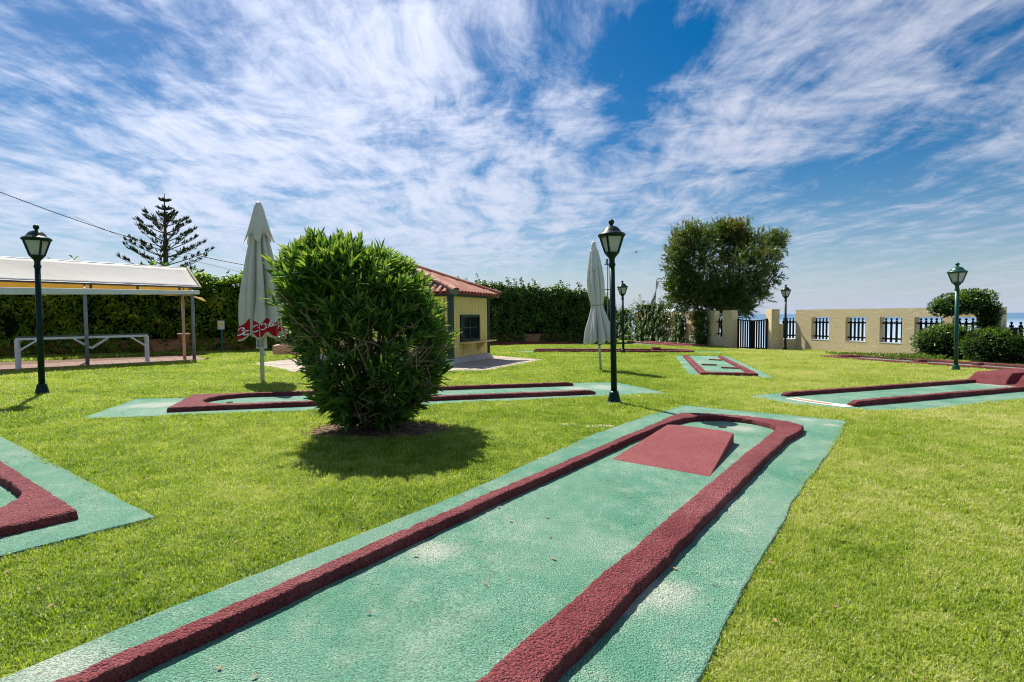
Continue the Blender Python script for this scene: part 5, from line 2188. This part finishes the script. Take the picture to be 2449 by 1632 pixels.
# ------------------------------------------------------------------ shrubs, climbers, trees
def leaf_blob(name, label, cat, c, blobs, nleaf, size, mat, ratio=.55, stem=None, group=None, core=True, up=.25, lumpf=2.2, lumpa=.22, aspect=None, tint0=.42):
    """blobs: (x,y,z,rx,ry,rz,weight) relative to base c"""
    T_ = thing(name, label, cat, c, group)
    if stem:
        mb = MB()
        for pts, rad in stem:
            mb.tube(pts, rad, 7)
        mb.build('trunk', BARK, T_, local=True, smooth=True)
    ws = np.array([b[6] for b in blobs], float)
    ws /= ws.sum()
    P, D, Nn, T = [], [], [], []
    for (bx_, by_, bz_, rx, ry, rz, wgt), k in zip(blobs, (ws * nleaf).astype(int)):
        u = rand_unit(k)
        lv = np.array([noise.noise((q[0] * lumpf + bx_, q[1] * lumpf + by_, q[2] * lumpf + bz_)) for q in u])
        l2 = np.array([noise.noise((q[0] * lumpf * 2.3 + bx_, q[1] * lumpf * 2.3, q[2] * lumpf * 2.3 + 7)) for q in u])
        r = 1 + lumpa * lv + lumpa * .6 * l2 - np.abs(rng.normal(0, .10, k))
        keep = ~((l2 < -.30) & (rng.random(k) < .6))
        u, r, lv, l2 = u[keep], r[keep], lv[keep], l2[keep]
        P.append(np.array([bx_, by_, bz_]) + u * r[:, None] * np.array([rx, ry, rz]))
        D.append(u + rng.normal(0, .6, u.shape) + np.array([0, 0, up]))
        Nn.append(u * .5 + np.array([0, 0, .8]) + rng.normal(0, .3, u.shape))
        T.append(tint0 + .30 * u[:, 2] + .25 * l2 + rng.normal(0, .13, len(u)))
    P, D, Nn, T = np.concatenate(P), np.concatenate(D), np.concatenate(Nn), np.concatenate(T)
    ok = P[:, 2] > 0
    P, D, Nn, T = P[ok], D[ok], Nn[ok], T[ok]
    ln = rng.uniform(.65, 1.3, len(P)) * size
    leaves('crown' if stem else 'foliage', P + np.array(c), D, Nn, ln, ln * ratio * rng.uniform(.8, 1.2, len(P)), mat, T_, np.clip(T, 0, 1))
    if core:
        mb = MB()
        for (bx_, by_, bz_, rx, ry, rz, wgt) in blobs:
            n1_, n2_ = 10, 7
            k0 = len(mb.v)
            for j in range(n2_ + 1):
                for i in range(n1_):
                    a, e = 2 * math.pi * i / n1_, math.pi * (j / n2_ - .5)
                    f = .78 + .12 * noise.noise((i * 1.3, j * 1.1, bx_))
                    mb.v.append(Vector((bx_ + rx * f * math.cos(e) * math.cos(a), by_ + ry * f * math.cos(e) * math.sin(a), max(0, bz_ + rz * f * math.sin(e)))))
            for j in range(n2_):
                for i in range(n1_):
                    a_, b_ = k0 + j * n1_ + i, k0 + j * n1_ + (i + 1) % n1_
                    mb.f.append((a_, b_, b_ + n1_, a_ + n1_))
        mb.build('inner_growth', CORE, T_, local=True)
    return T_


def gp(px, py):
    q = G(px, py)
    return q


# shrubs in front of the right wall
c = Vector((16.10, 20.9, gz(16.1, 20.9)))
SW = lambda px0, px1, Y: (px1 - px0) / F * Y
leaf_blob('shrub', 'dense glossy shrub left of the bright green lamp', 'shrub', c, [(-.25, .0, .62, .72, .75, .62, 3), (.55, -.1, .60, .75, .75, .68, 3), (.1, .1, .95, .65, .6, .42, 2)],
          6500, .085, SHRUB, .5, lumpf=2.8)
c = Vector((16.35, 18.75, gz(16.35, 18.75)))
leaf_blob('shrub', 'dense glossy shrub right of the bright green lamp', 'shrub', c, [(-.35, .1, .60, .70, .7, .62, 3), (.35, -.1, .45, .75, .65, .55, 3), (-.1, .1, .92, .55, .5, .32, 2), (.95, -.3, .25, .5, .5, .32, 1)],
          6500, .085, SHRUB, .5, lumpf=2.8)
# round topped small tree leaning over the wall
c = Vector((17.0, 20.1, gz(17.0, 20.1)))
tp = AT(2310, 728, 20.0)
dx, dz_ = tp.x - c.x, tp.z - c.z
leaf_blob('topiary_tree', 'small round topped tree leaning left over the ochre wall', 'tree', c,
          [(dx - .15, 0, dz_ + .02, .80, .7, .38, 4), (dx + .28, -.1, dz_ + .20, .66, .6, .33, 3), (dx - .55, .1, dz_ - .14, .55, .5, .28, 2), (dx + .85, -.1, dz_ - .28, .36, .4, .36, 2), (dx + .78, -.1, dz_ - .72, .30, .3, .25, 1.2)],
          6500, .085, SHRUB, .5, stem=[([(.12, 0, 0), (.15, -.02, .7), (-.02, 0, 1.25), (dx * .6, 0, dz_ - .2)], [.09, .075, .06, .04]),
                                       ([(.15, 0, .8), (.10, .1, 1.3), (dx + .5, .0, dz_)], [.05, .04, .03])], lumpf=2.6, lumpa=.18)
# low ground cover below the wall
cg = []
for i in range(5200):
    t = random.random()
    q = G(1995 + 215 * t, 851 + 15 * t)
    x, y = q.x + random.gauss(0, .25) + .25, q.y + random.gauss(0, .35)
    hh = .05 + .20 * t * random.random()
    cg.append((x, y, gz(x, y) + hh * random.random() ** .6 + .03))
cg = np.array(cg)
cov_ = leaves('ground_cover', cg, rng.normal(size=cg.shape) + np.array([0, 0, .5]), np.tile([0, 0, 1.0], (len(cg), 1)) + rng.normal(0, .4, cg.shape),
              rng.uniform(.06, .12, len(cg)), rng.uniform(.03, .06, len(cg)), COVER, None, rng.random(len(cg)))
tag(cov_, 'low green ground cover at the foot of the ochre wall', 'ground cover', kind='stuff')
# variegated plant cut by the right edge
c = G(2452, 872)
leaf_blob('variegated_plant', 'yellow green variegated plant cut by the right edge', 'plant', c, [(.15, 0, .38, .62, .5, .40, 2), (.35, .1, .85, .42, .4, .42, 1)], 1500, .11, VARIEG, .5, core=False)
# dark shrub growing in the pink planter
c = Vector((pz.x + .95, pz.y + .85, plz + .40))
leaf_blob('shrub', 'dark clipped shrub growing in the pink planter', 'shrub', c, [(-.2, 0, .40, .85, .5, .42, 1), (.5, .1, .42, .6, .5, .44, 1)], 3200, .08, HEDGE_R, .5)

# climbers on the left wall
def climber(label, px0, px1, pyt, n, size=.15, seed=0, flowers=False, top=.35):
    t0, t1 = px_on_line(px0, WALL_L0, dWL), px_on_line(px1, WALL_L0, dWL)
    a, b = MWL @ Vector((t0, -.05, 0)), MWL @ Vector((t1, -.05, 0))
    m = (a + b) / 2
    c = Vector((m.x, m.y, gz(m.x, m.y)))
    T_ = thing('climbing_plant', label, 'climber', c, 'climbing plants on the ochre wall')
    P, D, Nn, T = [], [], [], []
    Wd = abs(t1 - t0)
    dd_ = (b - a).normalized()
    nn_ = Vector((-dd_.y, dd_.x, 0))
    if nn_.x > 0:
        nn_ = -nn_
    ztop = AT(0.5 * (px0 + px1), pyt, m.y).z - c.z
    for i in range(n):
        s = random.gauss(.5, .24)
        z_ = random.random() * ztop
        edge = 1 - abs(s - .5) * 1.6
        if random.random() > edge + .25 * noise.noise((s * 5, z_ * 2, seed)) + (.15 if z_ < .5 else 0):
            continue
        cl_ = noise.noise((s * Wd * 2.2, z_ * 2.2, seed + 5))
        if cl_ < -.25 and random.random() < .8:
            continue
        q = a.lerp(b, s) + nn_ * (.12 + .22 * (cl_ + .4) * random.random())
        P.append((q.x, q.y, c.z + z_))
        v = nn_ * random.random() + dd_ * random.gauss(0, .6)
        D.append((v.x, v.y, random.uniform(-.9, .4)))
        Nn.append((nn_.x * .5 + random.gauss(0, .3), nn_.y * .5 + random.gauss(0, .3), .9))
        T.append(.40 + .45 * cl_ + random.gauss(0, .15))
    for k in range(int(top * 26)):           # loose shoots above the wall
        s = random.uniform(.1, .9)
        q = a.lerp(b, s)
        vx, vy = random.gauss(0, .3), random.gauss(0, .3)
        hs = random.uniform(.25, .8) * (top + .3)
        for j in range(12):
            t = j / 12
            P.append((q.x + vx * t, q.y + vy * t, c.z + ztop - .15 + hs * t))
            D.append((random.gauss(0, 1), random.gauss(0, 1), random.uniform(-.3, .6)))
            Nn.append((random.gauss(0, .3), random.gauss(0, .3), 1))
            T.append(.5)
    P, D, Nn, T = (np.array(q, float) for q in (P, D, Nn, T))
    ln = rng.uniform(.7, 1.3, len(P)) * size
    leaves('foliage', P, D, Nn, ln, ln * .6, HEDGE_R, T_, np.clip(T, 0, 1), droop=.1)
    mb = MB()
    for k in range(5):
        s = .5 + (k - 2) * .10
        q = a.lerp(b, s) + nn_ * .08
        q2 = a.lerp(b, .5 + (k - 2) * .2) + nn_ * .10
        mb.tube([(q.x, q.y, c.z), ((q.x + q2.x) / 2 + .05, (q.y + q2.y) / 2, c.z + ztop * .5), (q2.x, q2.y, c.z + ztop * .9)], [.035, .025, .012], 5)
    mb.build('stem', BARK, T_)
    return T_


climber('narrow climbing plant on the wall nearest the gate', 1706, 1664, 746, 5200, .15, 3, top=.1)
climber('leafy climber between two openings of the ivy wall', 1650, 1616, 745, 4200, .15, 9, top=.1)
climber('broad climbing plant spilling over the ochre wall', 1618, 1520, 728, 15000, .16, 15, top=.9)
climber('dark climber where the wall meets the tall hedge', 1530, 1470, 742, 8000, .17, 21, top=.5)

# tamarisk tree behind the gate wall
tb = AT(1738, 840, 33.5)
tbz = gz(tb.x, 33.5) - .6
tree = thing('tamarisk_tree', 'broad feathery tree with dark trunk behind the gate', 'tree', (tb.x, 33.5, tbz))
def tp_(px, py, dy=0):
    q = AT(px, py, 33.5 + dy)
    return Vector((q.x - tb.x, dy, q.z - tbz))


mb = MB()
base_t = Vector((0, 0, -.1))
fork = tp_(1738, 745)
mb.tube([base_t, base_t.lerp(fork, .5) + Vector((.05, 0, 0)), fork], [.32, .26, .24], 9)
limbs = [((1690, 690), 1.0), ((1640, 650), -.8), ((1700, 620), .6), ((1760, 620), -.9), ((1800, 640), .9), ((1830, 600), .2), ((1745, 580), 0), ((1780, 700), -1.0), ((1650, 715), .6)]
for (q, dy) in limbs:
    e = tp_(q[0], q[1], dy)
    mb.tube([fork + Vector((0, 0, -.2)), fork.lerp(e, .4) + Vector((random.uniform(-.2, .2), 0, .15)), fork.lerp(e, .75) + Vector((random.uniform(-.15, .15), 0, .1)), e], [.14, .09, .05, .02], 7)
st2 = tp_(1724, 752)
mb.tube([tp_(1722, 835), tp_(1727, 790), tp_(1718, 760), tp_(1700, 735)], [.10, .09, .08, .05], 7)
mb.build('trunk', BARK, tree, local=True, smooth=True)
mb = MB()
for i in range(60):
    q = tp_(random.uniform(1745, 1800), random.uniform(715, 740), random.uniform(-1, 1))
    d = Vector((random.uniform(.2, 1), random.uniform(-.5, .5), random.uniform(-.5, .35))).normalized()
    L = random.uniform(.4, 1.3)
    mb.tube([q, q + d * L * .5 + Vector((0, 0, random.uniform(-.05, .08))), q + d * L], [.012, .008, .004], 4, cap=False)
o = mb.build('bare_twigs', BARK, tree, local=True)
o['kind'] = 'stuff'
# clump centres (photo pixels, radius px)
CL = [(1610, 608, 26), (1632, 580, 30), (1660, 600, 34), (1600, 640, 26), (1640, 640, 36), (1605, 690, 26), (1640, 690, 34), (1625, 716, 24), (1678, 574, 26), (1690, 640, 40), (1690, 690, 36),
      (1715, 588, 40), (1722, 562, 24), (1740, 556, 20), (1755, 562, 28), (1765, 600, 40), (1742, 640, 42), (1742, 690, 36), (1800, 590, 32), (1790, 640, 40), (1840, 590, 24), (1855, 580, 18), (1830, 625, 28), (1840, 660, 20),
      (1800, 680, 32), (1772, 712, 26), (1665, 725, 22), (1755, 735, 20), (1775, 740, 16), (1815, 700, 18), (1715, 720, 28), (1650, 565, 18), (1775, 552, 16), (1600, 670, 20), (1690, 716, 30), (1730, 728, 28), (1655, 706, 30), (1762, 716, 26), (1712, 700, 34)]
CL = [(max(x_, 1608 + .6 * r_), y_, r_) for (x_, y_, r_) in CL]
P, D, T = [], [], []
for (cx_, cy_, r_) in CL:
    dy0 = random.uniform(-1.4, 1.4)
    rm = r_ * .88 * 33.5 / F
    c3 = tp_(cx_, cy_, dy0)
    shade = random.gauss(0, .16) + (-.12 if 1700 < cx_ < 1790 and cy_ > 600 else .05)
    for s in range(int(60 + r_ * 2.2)):
        u = Vector(rand_unit(1)[0])
        rr_ = rm * (random.random() ** .55) * (1.0 if random.random() < .8 else 1.3)
        p0 = c3 + u * rr_
        sd = (u * .8 + Vector((0, 0, .45)) + Vector((random.gauss(0, .4), random.gauss(0, .4), random.gauss(0, .4)))).normalized()
        ls = random.uniform(.25, .75)
        for k in range(15):
            t = random.random()
            P.append(p0 + sd * ls * t)
            D.append(sd + Vector((random.gauss(0, .45), random.gauss(0, .45), random.gauss(0, .45))))
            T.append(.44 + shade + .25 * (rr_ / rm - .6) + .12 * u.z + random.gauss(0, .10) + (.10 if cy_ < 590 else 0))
P = np.array([tuple(q) for q in P]) + np.array([tb.x, 33.5, tbz])
D = np.array([tuple(q) for q in D])
ln = rng.uniform(.14, .30, len(P))
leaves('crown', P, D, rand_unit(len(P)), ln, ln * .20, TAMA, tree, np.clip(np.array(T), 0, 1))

# norfolk pine behind the shelter
NY = 44.0
nb = AT(396, 700, NY)
nbz = gz(nb.x, NY)
pine = thing('norfolk_pine', 'tiered Norfolk Island pine rising behind the canvas shelter', 'tree', (nb.x, NY, nbz))
pp_ = lambda px, py: AT(px, py, NY) - Vector((nb.x, NY, nbz))
mb = MB()
mb.tube([(0, 0, 0), pp_(397, 640), pp_(395, 560), pp_(393.5, 500), pp_(393, 463)], [.26, .19, .12, .06, .02], 8)
mb.build('trunk', PINEB, pine, local=True, smooth=True)
whorls = [(482, 12, 2, 6), (503, 16, 4, 7), (519, 19, 6, 7), (542, 48, 26, 5), (560, 52, 26, 5), (580, 68, 34, 5), (601, 78, 34, 5), (617, 84, 34, 5), (636, 96, 42, 5), (658, 94, 40, 5), (682, 95, 40, 5)]
P, D, T = [], [], []
for wi, (py, rpx, rise, nb_) in enumerate(whorls):
    o0 = pp_(395, py)
    a0 = random.uniform(0, 1)
    for k in range(nb_):
        a = a0 + 2 * math.pi * k / nb_ + random.uniform(-.15, .15)
        rl = rpx * NY / F * random.uniform(.88, 1.08)
        ru = rise * NY / F * random.uniform(.8, 1.15)
        dr = Vector((math.cos(a), math.sin(a), 0))
        pts = [o0 + dr * rl * t + Vector((0, 0, ru * (t ** 1.0) + (-.10 * math.sin(math.pi * t) * rl * .25))) for t in (0, .3, .6, .85, 1.0)]
        MB().tube(pts, [.045, .038, .030, .022, .012], 5).build('branch', PINEB, pine, local=True)
        small = rpx < 25
        spots = [(1.0, 1.0)] + [(t, random.uniform(.75, 1.05)) for t in ((.35, .6, .8) if small else [q + random.uniform(-.05, .05) for q in (.42, .56, .68, .80, .91)])]
        for (t, sc_) in spots:
            if random.random() < .22 and t < .9:
                continue
            i0 = min(3, int(t * 4))
            c_ = o0 + dr * rl * t + Vector((0, 0, ru * t - .10 * math.sin(math.pi * t) * rl * .25))
            sd_ = Vector((-dr.y, dr.x, 0))
            nf = 4 if small else 6
            for f_ in range(nf):
                lat = random.uniform(-1, 1)
                st_ = c_ + sd_ * lat * .16 * sc_ - dr * random.uniform(0, .18)
                dv = (dr * random.uniform(.2, .9) + sd_ * lat * .45 + Vector((0, 0, random.uniform(.55, 1.2)))).normalized()
                Lf = random.uniform(.26, .50) * sc_ * (.55 if small else 1)
                for m_ in range(3):
                    jit = Vector((random.gauss(0, .02), random.gauss(0, .02), 0))
                    P.append(st_ + jit)
                    D.append(dv + Vector((random.gauss(0, .1), random.gauss(0, .1), random.gauss(0, .1))))
                    T.append((random.random(), Lf))
P = np.array([tuple(q) for q in P]) + np.array([nb.x, NY, nbz])
D = np.array([tuple(q) for q in D])
T = np.array(T)
leaves('crown', P, D, rand_unit(len(P)), T[:, 1], np.full(len(P), .06), PINEL, pine, T[:, 0], wide=.5)

# ------------------------------------------------------------------ cables, banner, bird, cars, small stones
def cable(pix, Y0, Y1, r, label):
    n = len(pix)
    pts = [AT(px, py, Y0 + (Y1 - Y0) * i / (n - 1)) for i, (px, py) in enumerate(pix)]
    mb = MB()
    mb.tube(pts, r, 6)
    o = mb.build('power_cable', CABLE)
    tag(o, label, 'cable', 'overhead cables at upper left')


cable([(-60, 439), (0, 460), (120, 505), (250, 550), (400, 595), (520, 622), (640, 645), (760, 668)], 30, 46, .022, 'thicker upper overhead cable crossing the sky at left')
cable([(180, 519), (250, 549), (330, 584), (460, 623), (560, 648), (640, 665)], 38, 48, .012, 'thin lower overhead cable behind the Norfolk pine')

BY = 46.0
q = AT(1567, 735, BY)
ban = thing('feather_banner', 'tall white feather banner with dark lettering behind the ivy wall', 'banner', (q.x, BY, gz(q.x, BY)))
loc = lambda px, py: AT(px, py, BY) - Vector((q.x, BY, gz(q.x, BY)))
MB().tube([(0, 0, 0), loc(1566.5, 735), loc(1569, 690), loc(1570, 669), loc(1578, 668)], [.05, .045, .035, .03, .025], 6).build('pole', GALV, ban, local=True)
lft = [(1576.5, 673), (1572, 690), (1566, 700), (1560, 715), (1554, 728), (1545, 742)]
rgt = [(1571, 673), (1570, 690), (1569, 700), (1568, 715), (1567.5, 728), (1567, 742)]
mb = MB()
for (a, b) in zip(lft, rgt):
    for t in (0, .5, 1):
        p = loc(*a).lerp(loc(*b), t)
        mb.v.append(p + Vector((0, .12 * math.sin(t * 3 + a[1] * .1), 0)))
for i in range(len(lft) - 1):
    for j in range(2):
        a = i * 3 + j
        mb.f.append((a, a + 1, a + 4, a + 3))
fl_ = mb.build('sail', BANNER, ban, local=True)
fl_.modifiers.new('t', 'SOLIDIFY').thickness = .01
mb = MB()
def stroke(pa, pb, wdt=.07):
    a, b = loc(*pa) - Vector((0, .25, 0)), loc(*pb) - Vector((0, .25, 0))
    mb.bar(a, b, wdt, .01, up=(0, 1, 0))
# upright lettering read from bottom to top: U P E R
stroke((1556, 727), (1563, 724)); stroke((1556.5, 731), (1563, 728)); stroke((1563, 724), (1563.5, 728))
stroke((1558, 722), (1564, 719.5)); stroke((1559, 719), (1562, 718)); stroke((1559, 719), (1559, 722))
stroke((1560, 716.5), (1564.5, 714)); stroke((1560.5, 714), (1560.5, 716.5)); stroke((1563, 713), (1563, 715)); stroke((1565, 712), (1565, 714))
stroke((1562, 711), (1566, 709)); stroke((1563, 708), (1563, 710.5))
mb.build('lettering', INK, fl_, local=True)

bp_ = AT(1521.5, 603.5, 60)
bird = thing('bird', 'tiny dark bird flying in the sky right of the big lamp', 'bird', bp_)
MB().lathe([(.01, -.16), (.05, -.08), (.06, 0), (.045, .08), (.012, .15)], 8).build('body', BIRD, bird, local=True).rotation_euler = (0, R_(80), 0)
MB().add([(0, 0, .02), (.12, -.30, .08), (.02, -.34, .06), (-.10, 0, .02), (0, 0, .035), (.12, -.30, .09), (.02, -.34, .07), (-.10, 0, .035)],
         [(0, 1, 2, 3), (7, 6, 5, 4)]).build('wing', BIRD, bird, local=True)
MB().add([(0, 0, .02), (.12, .30, .08), (.02, .34, .06), (-.10, 0, .02), (0, 0, .035), (.12, .30, .09), (.02, .34, .07), (-.10, 0, .035)],
         [(3, 2, 1, 0), (4, 5, 6, 7)]).build('wing', BIRD, bird, local=True)


def car(label, px, py, Y, paint, rz):
    q = AT(px, py, Y)
    roofz = q.z
    z0 = roofz - 1.46
    C_ = thing('parked_car', label, 'car', (q.x, Y, z0), 'cars parked beyond the ivy wall', rot=(0, 0, rz))
    sec = [(-2.1, .35, .62), (-2.0, .30, .85), (-1.2, .28, .95), (-.7, .28, 1.40), (.6, .28, 1.46), (1.3, .28, 1.02), (2.0, .30, .88), (2.12, .38, .60)]
    mb = MB()
    for (x, zl, zh) in sec:
        wt = .62 if zh > 1.2 else .78
        for (y, z) in ((-.84, zl), (-.86, .75), (-wt, zh), (wt, zh), (.86, .75), (.84, zl)):
            mb.v.append(Vector((x, y, z)))
    for i in range(len(sec) - 1):
        for j in range(6):
            a, b = i * 6 + j, i * 6 + (j + 1) % 6
            mb.f.append((a, b, b + 6, a + 6))
    mb.f.append(tuple(range(6))[::-1])
    mb.f.append(tuple((len(sec) - 1) * 6 + j for j in range(6)))
    mb.build('body', paint, C_, local=True, smooth=False, bevel=.05, segs=2)
    for s in (-1, 1):
        MB().add([(-.62, s * .80, .98), (.55, s * .80, .98), (.45, s * .70, 1.36), (-.5, s * .70, 1.36)], [(0, 1, 2, 3) if s < 0 else (3, 2, 1, 0)]).build('side_window', CARG, C_, local=True)
        for x in (-1.3, 1.3):
            m = MB().tube([(x, s * .68, .31), (x, s * .88, .31)], .31, 16)
            wh = m.build('wheel', TYRE, C_, local=True)
            MB().tube([(x, s * .885, .31), (x, s * .892, .31)], .19, 14).build('rim', CARW, wh, local=True)
    return C_


car('white blue parked car roof behind the ivy wall, left one', 1620, 737, 44, CARW, .3)
car('pale parked car roof above the wall right of the other one', 1677, 739, 42, CARW, .2)

for i, (px, py, r) in enumerate(((1360, 1018, .10), (1437, 1022, .16), (455, 1127, .03), (1302, 1101, .09))):
    p = G(px, py)
    mb = MB()
    mb.lathe([(r, -.02), (r * .96, .012), (r * .7, .022), (r * .2, .024)], 12)
    for v in mb.v:
        v.x *= 1.5 + .5 * noise.noise((v.x * 14, v.y * 14, i))
        v.y *= .62 + .3 * noise.noise((v.x * 14, v.y * 14, i + 4))
    o = thing('stone', ('pale flat stone in the lawn nearest the bush', 'larger pale flat stone in the lawn below the big lamp', 'tiny white pebble on the lawn at left',
                        'pale stone at the left rim of the large golf lane')[i], 'stone', (p.x, p.y, p.z))
    mb.build('rock', STONE, o, local=True, smooth=True)

nl = 260
dl = rng.uniform(2.2, 16, nl)
tl_ = rng.uniform(R_(-44), R_(46), nl)
lx, ly = dl * np.sin(tl_), dl * np.cos(tl_)
lz = np.array([gz(a, b) for a, b in zip(lx, ly)]) + .040
lit2 = leaves('fallen_leaves', np.stack([lx, ly, lz], 1), rng.normal(size=(nl, 3)) * np.array([1, 1, .15]), np.tile([0, 0, 1.0], (nl, 1)) + rng.normal(0, .3, (nl, 3)),
              rng.uniform(.03, .07, nl), rng.uniform(.010, .022, nl), DRY, None, rng.random(nl))
tag(lit2, 'a scatter of small dry leaves over the lawn and lanes', 'leaf litter', kind='stuff')

# ------------------------------------------------------------------ grass blades (uncountable: one object of scattered tufts)
def in_poly(x, y, poly):
    ins = np.zeros(len(x), bool)
    n = len(poly)
    j = n - 1
    for i in range(n):
        xi, yi = poly[i]
        xj, yj = poly[j]
        cond = ((yi > y) != (yj > y)) & (x < (xj - xi) * (y - yi) / (yj - yi + 1e-12) + xi)
        ins ^= cond
        j = i
    return ins


def tuft(name, k, h, spread, seed):
    r = random.Random(seed)
    V_, Fc, T = [], [], []
    for b in range(k):
        a = r.uniform(0, 2 * math.pi)
        rr = spread * math.sqrt(r.random())
        x, y = rr * math.cos(a), rr * math.sin(a)
        la = r.uniform(0, 2 * math.pi)
        lean = abs(r.gauss(0, .7))
        hh = h * r.uniform(.40, 1.25)
        wd_ = r.uniform(.0020, .0038)
        dx, dy = math.cos(la), math.sin(la)
        fx, fy = math.cos(la + 1.57 + r.uniform(-.6, .6)), math.sin(la + 1.57 + r.uniform(-.6, .6))
        k0 = len(V_)
        p1 = (x + dx * lean * hh * .3, y + dy * lean * hh * .3, hh * .55)
        p2 = (x + dx * lean * hh * .95, y + dy * lean * hh * .95, hh * (.95 - .25 * min(lean, 1.2)))
        V_ += [(x - fx * wd_, y - fy * wd_, -.006), (x + fx * wd_, y + fy * wd_, -.006), (p1[0] + fx * wd_ * .85, p1[1] + fy * wd_ * .85, p1[2]),
               (p1[0] - fx * wd_ * .85, p1[1] - fy * wd_ * .85, p1[2]), p2]
        Fc += [(k0, k0 + 1, k0 + 2, k0 + 3), (k0 + 3, k0 + 2, k0 + 4)]
        T += [r.random() if r.random() > .20 else r.uniform(1.4, 2.6)] * 5
    me = bpy.data.meshes.new(name)
    me.from_pydata(V_, [], Fc)
    me.materials.append(GRASS)
    at = me.attributes.new('tint', 'FLOAT', 'POINT')
    at.data.foreach_set('value', np.array(T, np.float32))
    return bpy.data.objects.new(name, me)


tcol = bpy.data.collections.new('grass_tufts')
for i in range(7):
    tcol.objects.link(tuft('grass_tuft', 18, .037, .038, 40 + i))


def scatter():
    N0 = 320000
    dmin, dmax = 1.5, 34.0
    # density falls with distance: p(d) ~ d^-0.5 per unit distance
    u = rng.random(N0)
    a = .90
    d = (dmin ** a + u * (dmax ** a - dmin ** a)) ** (1 / a)
    th = rng.uniform(R_(-50), R_(52), N0)
    x, y = d * np.sin(th), d * np.cos(th)
    ok = y > .9
    for poly in NOGRASS:
        ok &= ~in_poly(x, y, poly)
    # no grass past the walls
    ok &= ~((x > 11.6) & (y > 27.9 + (x - 12) * -.2) & (x > 11.2))
    ok &= ~((x - WALL_R0.x) * (-WR_D.y) + (y - WALL_R0.y) * WR_D.x > -.05)
    x, y, d = x[ok], y[ok], d[ok]
    z = -.0065 * (np.clip(x, -30, 22) - 1.8) - .0103 * np.maximum(0, np.minimum(y, 45) - 9.85)
    sc_ = np.clip(.85 + .09 * np.maximum(d - 3, 0), .85, 2.6) * rng.uniform(.75, 1.25, len(x))
    patch = np.array([noise.noise((float(a_) * .8, float(b_) * .8, 0)) for a_, b_ in zip(x, y)])
    sc_ *= 1 + .22 * patch
    return np.stack([x, y, z], 1), sc_


PT, SC = scatter()
me = bpy.data.meshes.new('grass')
me.vertices.add(len(PT))
me.vertices.foreach_set('co', PT.astype(np.float32).ravel())
at = me.attributes.new('sc', 'FLOAT', 'POINT')
at.data.foreach_set('value', SC.astype(np.float32))
grass = bpy.data.objects.new('grass', me)
col.objects.link(grass)
tag(grass, 'short yellow green lawn grass covering the ground', 'grass', kind='stuff')
ng = bpy.data.node_groups.new('grass_scatter', 'GeometryNodeTree')
ng.interface.new_socket(name='Geometry', in_out='INPUT', socket_type='NodeSocketGeometry')
ng.interface.new_socket(name='Geometry', in_out='OUTPUT', socket_type='NodeSocketGeometry')
gi = ng.nodes.new('NodeGroupInput')
go = ng.nodes.new('NodeGroupOutput')
ci = ng.nodes.new('GeometryNodeCollectionInfo')
ci.inputs['Collection'].default_value = tcol
ci.inputs['Separate Children'].default_value = True
ci.inputs['Reset Children'].default_value = True
ip = ng.nodes.new('GeometryNodeInstanceOnPoints')
ip.inputs['Pick Instance'].default_value = True
rv = ng.nodes.new('FunctionNodeRandomValue')
rv.data_type = 'FLOAT_VECTOR'
rv.inputs[0].default_value = (-.12, -.12, 0)
rv.inputs[1].default_value = (.12, .12, 6.283)
na = ng.nodes.new('GeometryNodeInputNamedAttribute')
na.data_type = 'FLOAT'
na.inputs['Name'].default_value = 'sc'
ng.links.new(gi.outputs[0], ip.inputs['Points'])
ng.links.new(ci.outputs[0], ip.inputs['Instance'])
ng.links.new(rv.outputs[0], ip.inputs['Rotation'])
ng.links.new(na.outputs[0], ip.inputs['Scale'])
ng.links.new(ip.outputs[0], go.inputs[0])
md = grass.modifiers.new('scatter', 'NODES')
md.node_group = ng
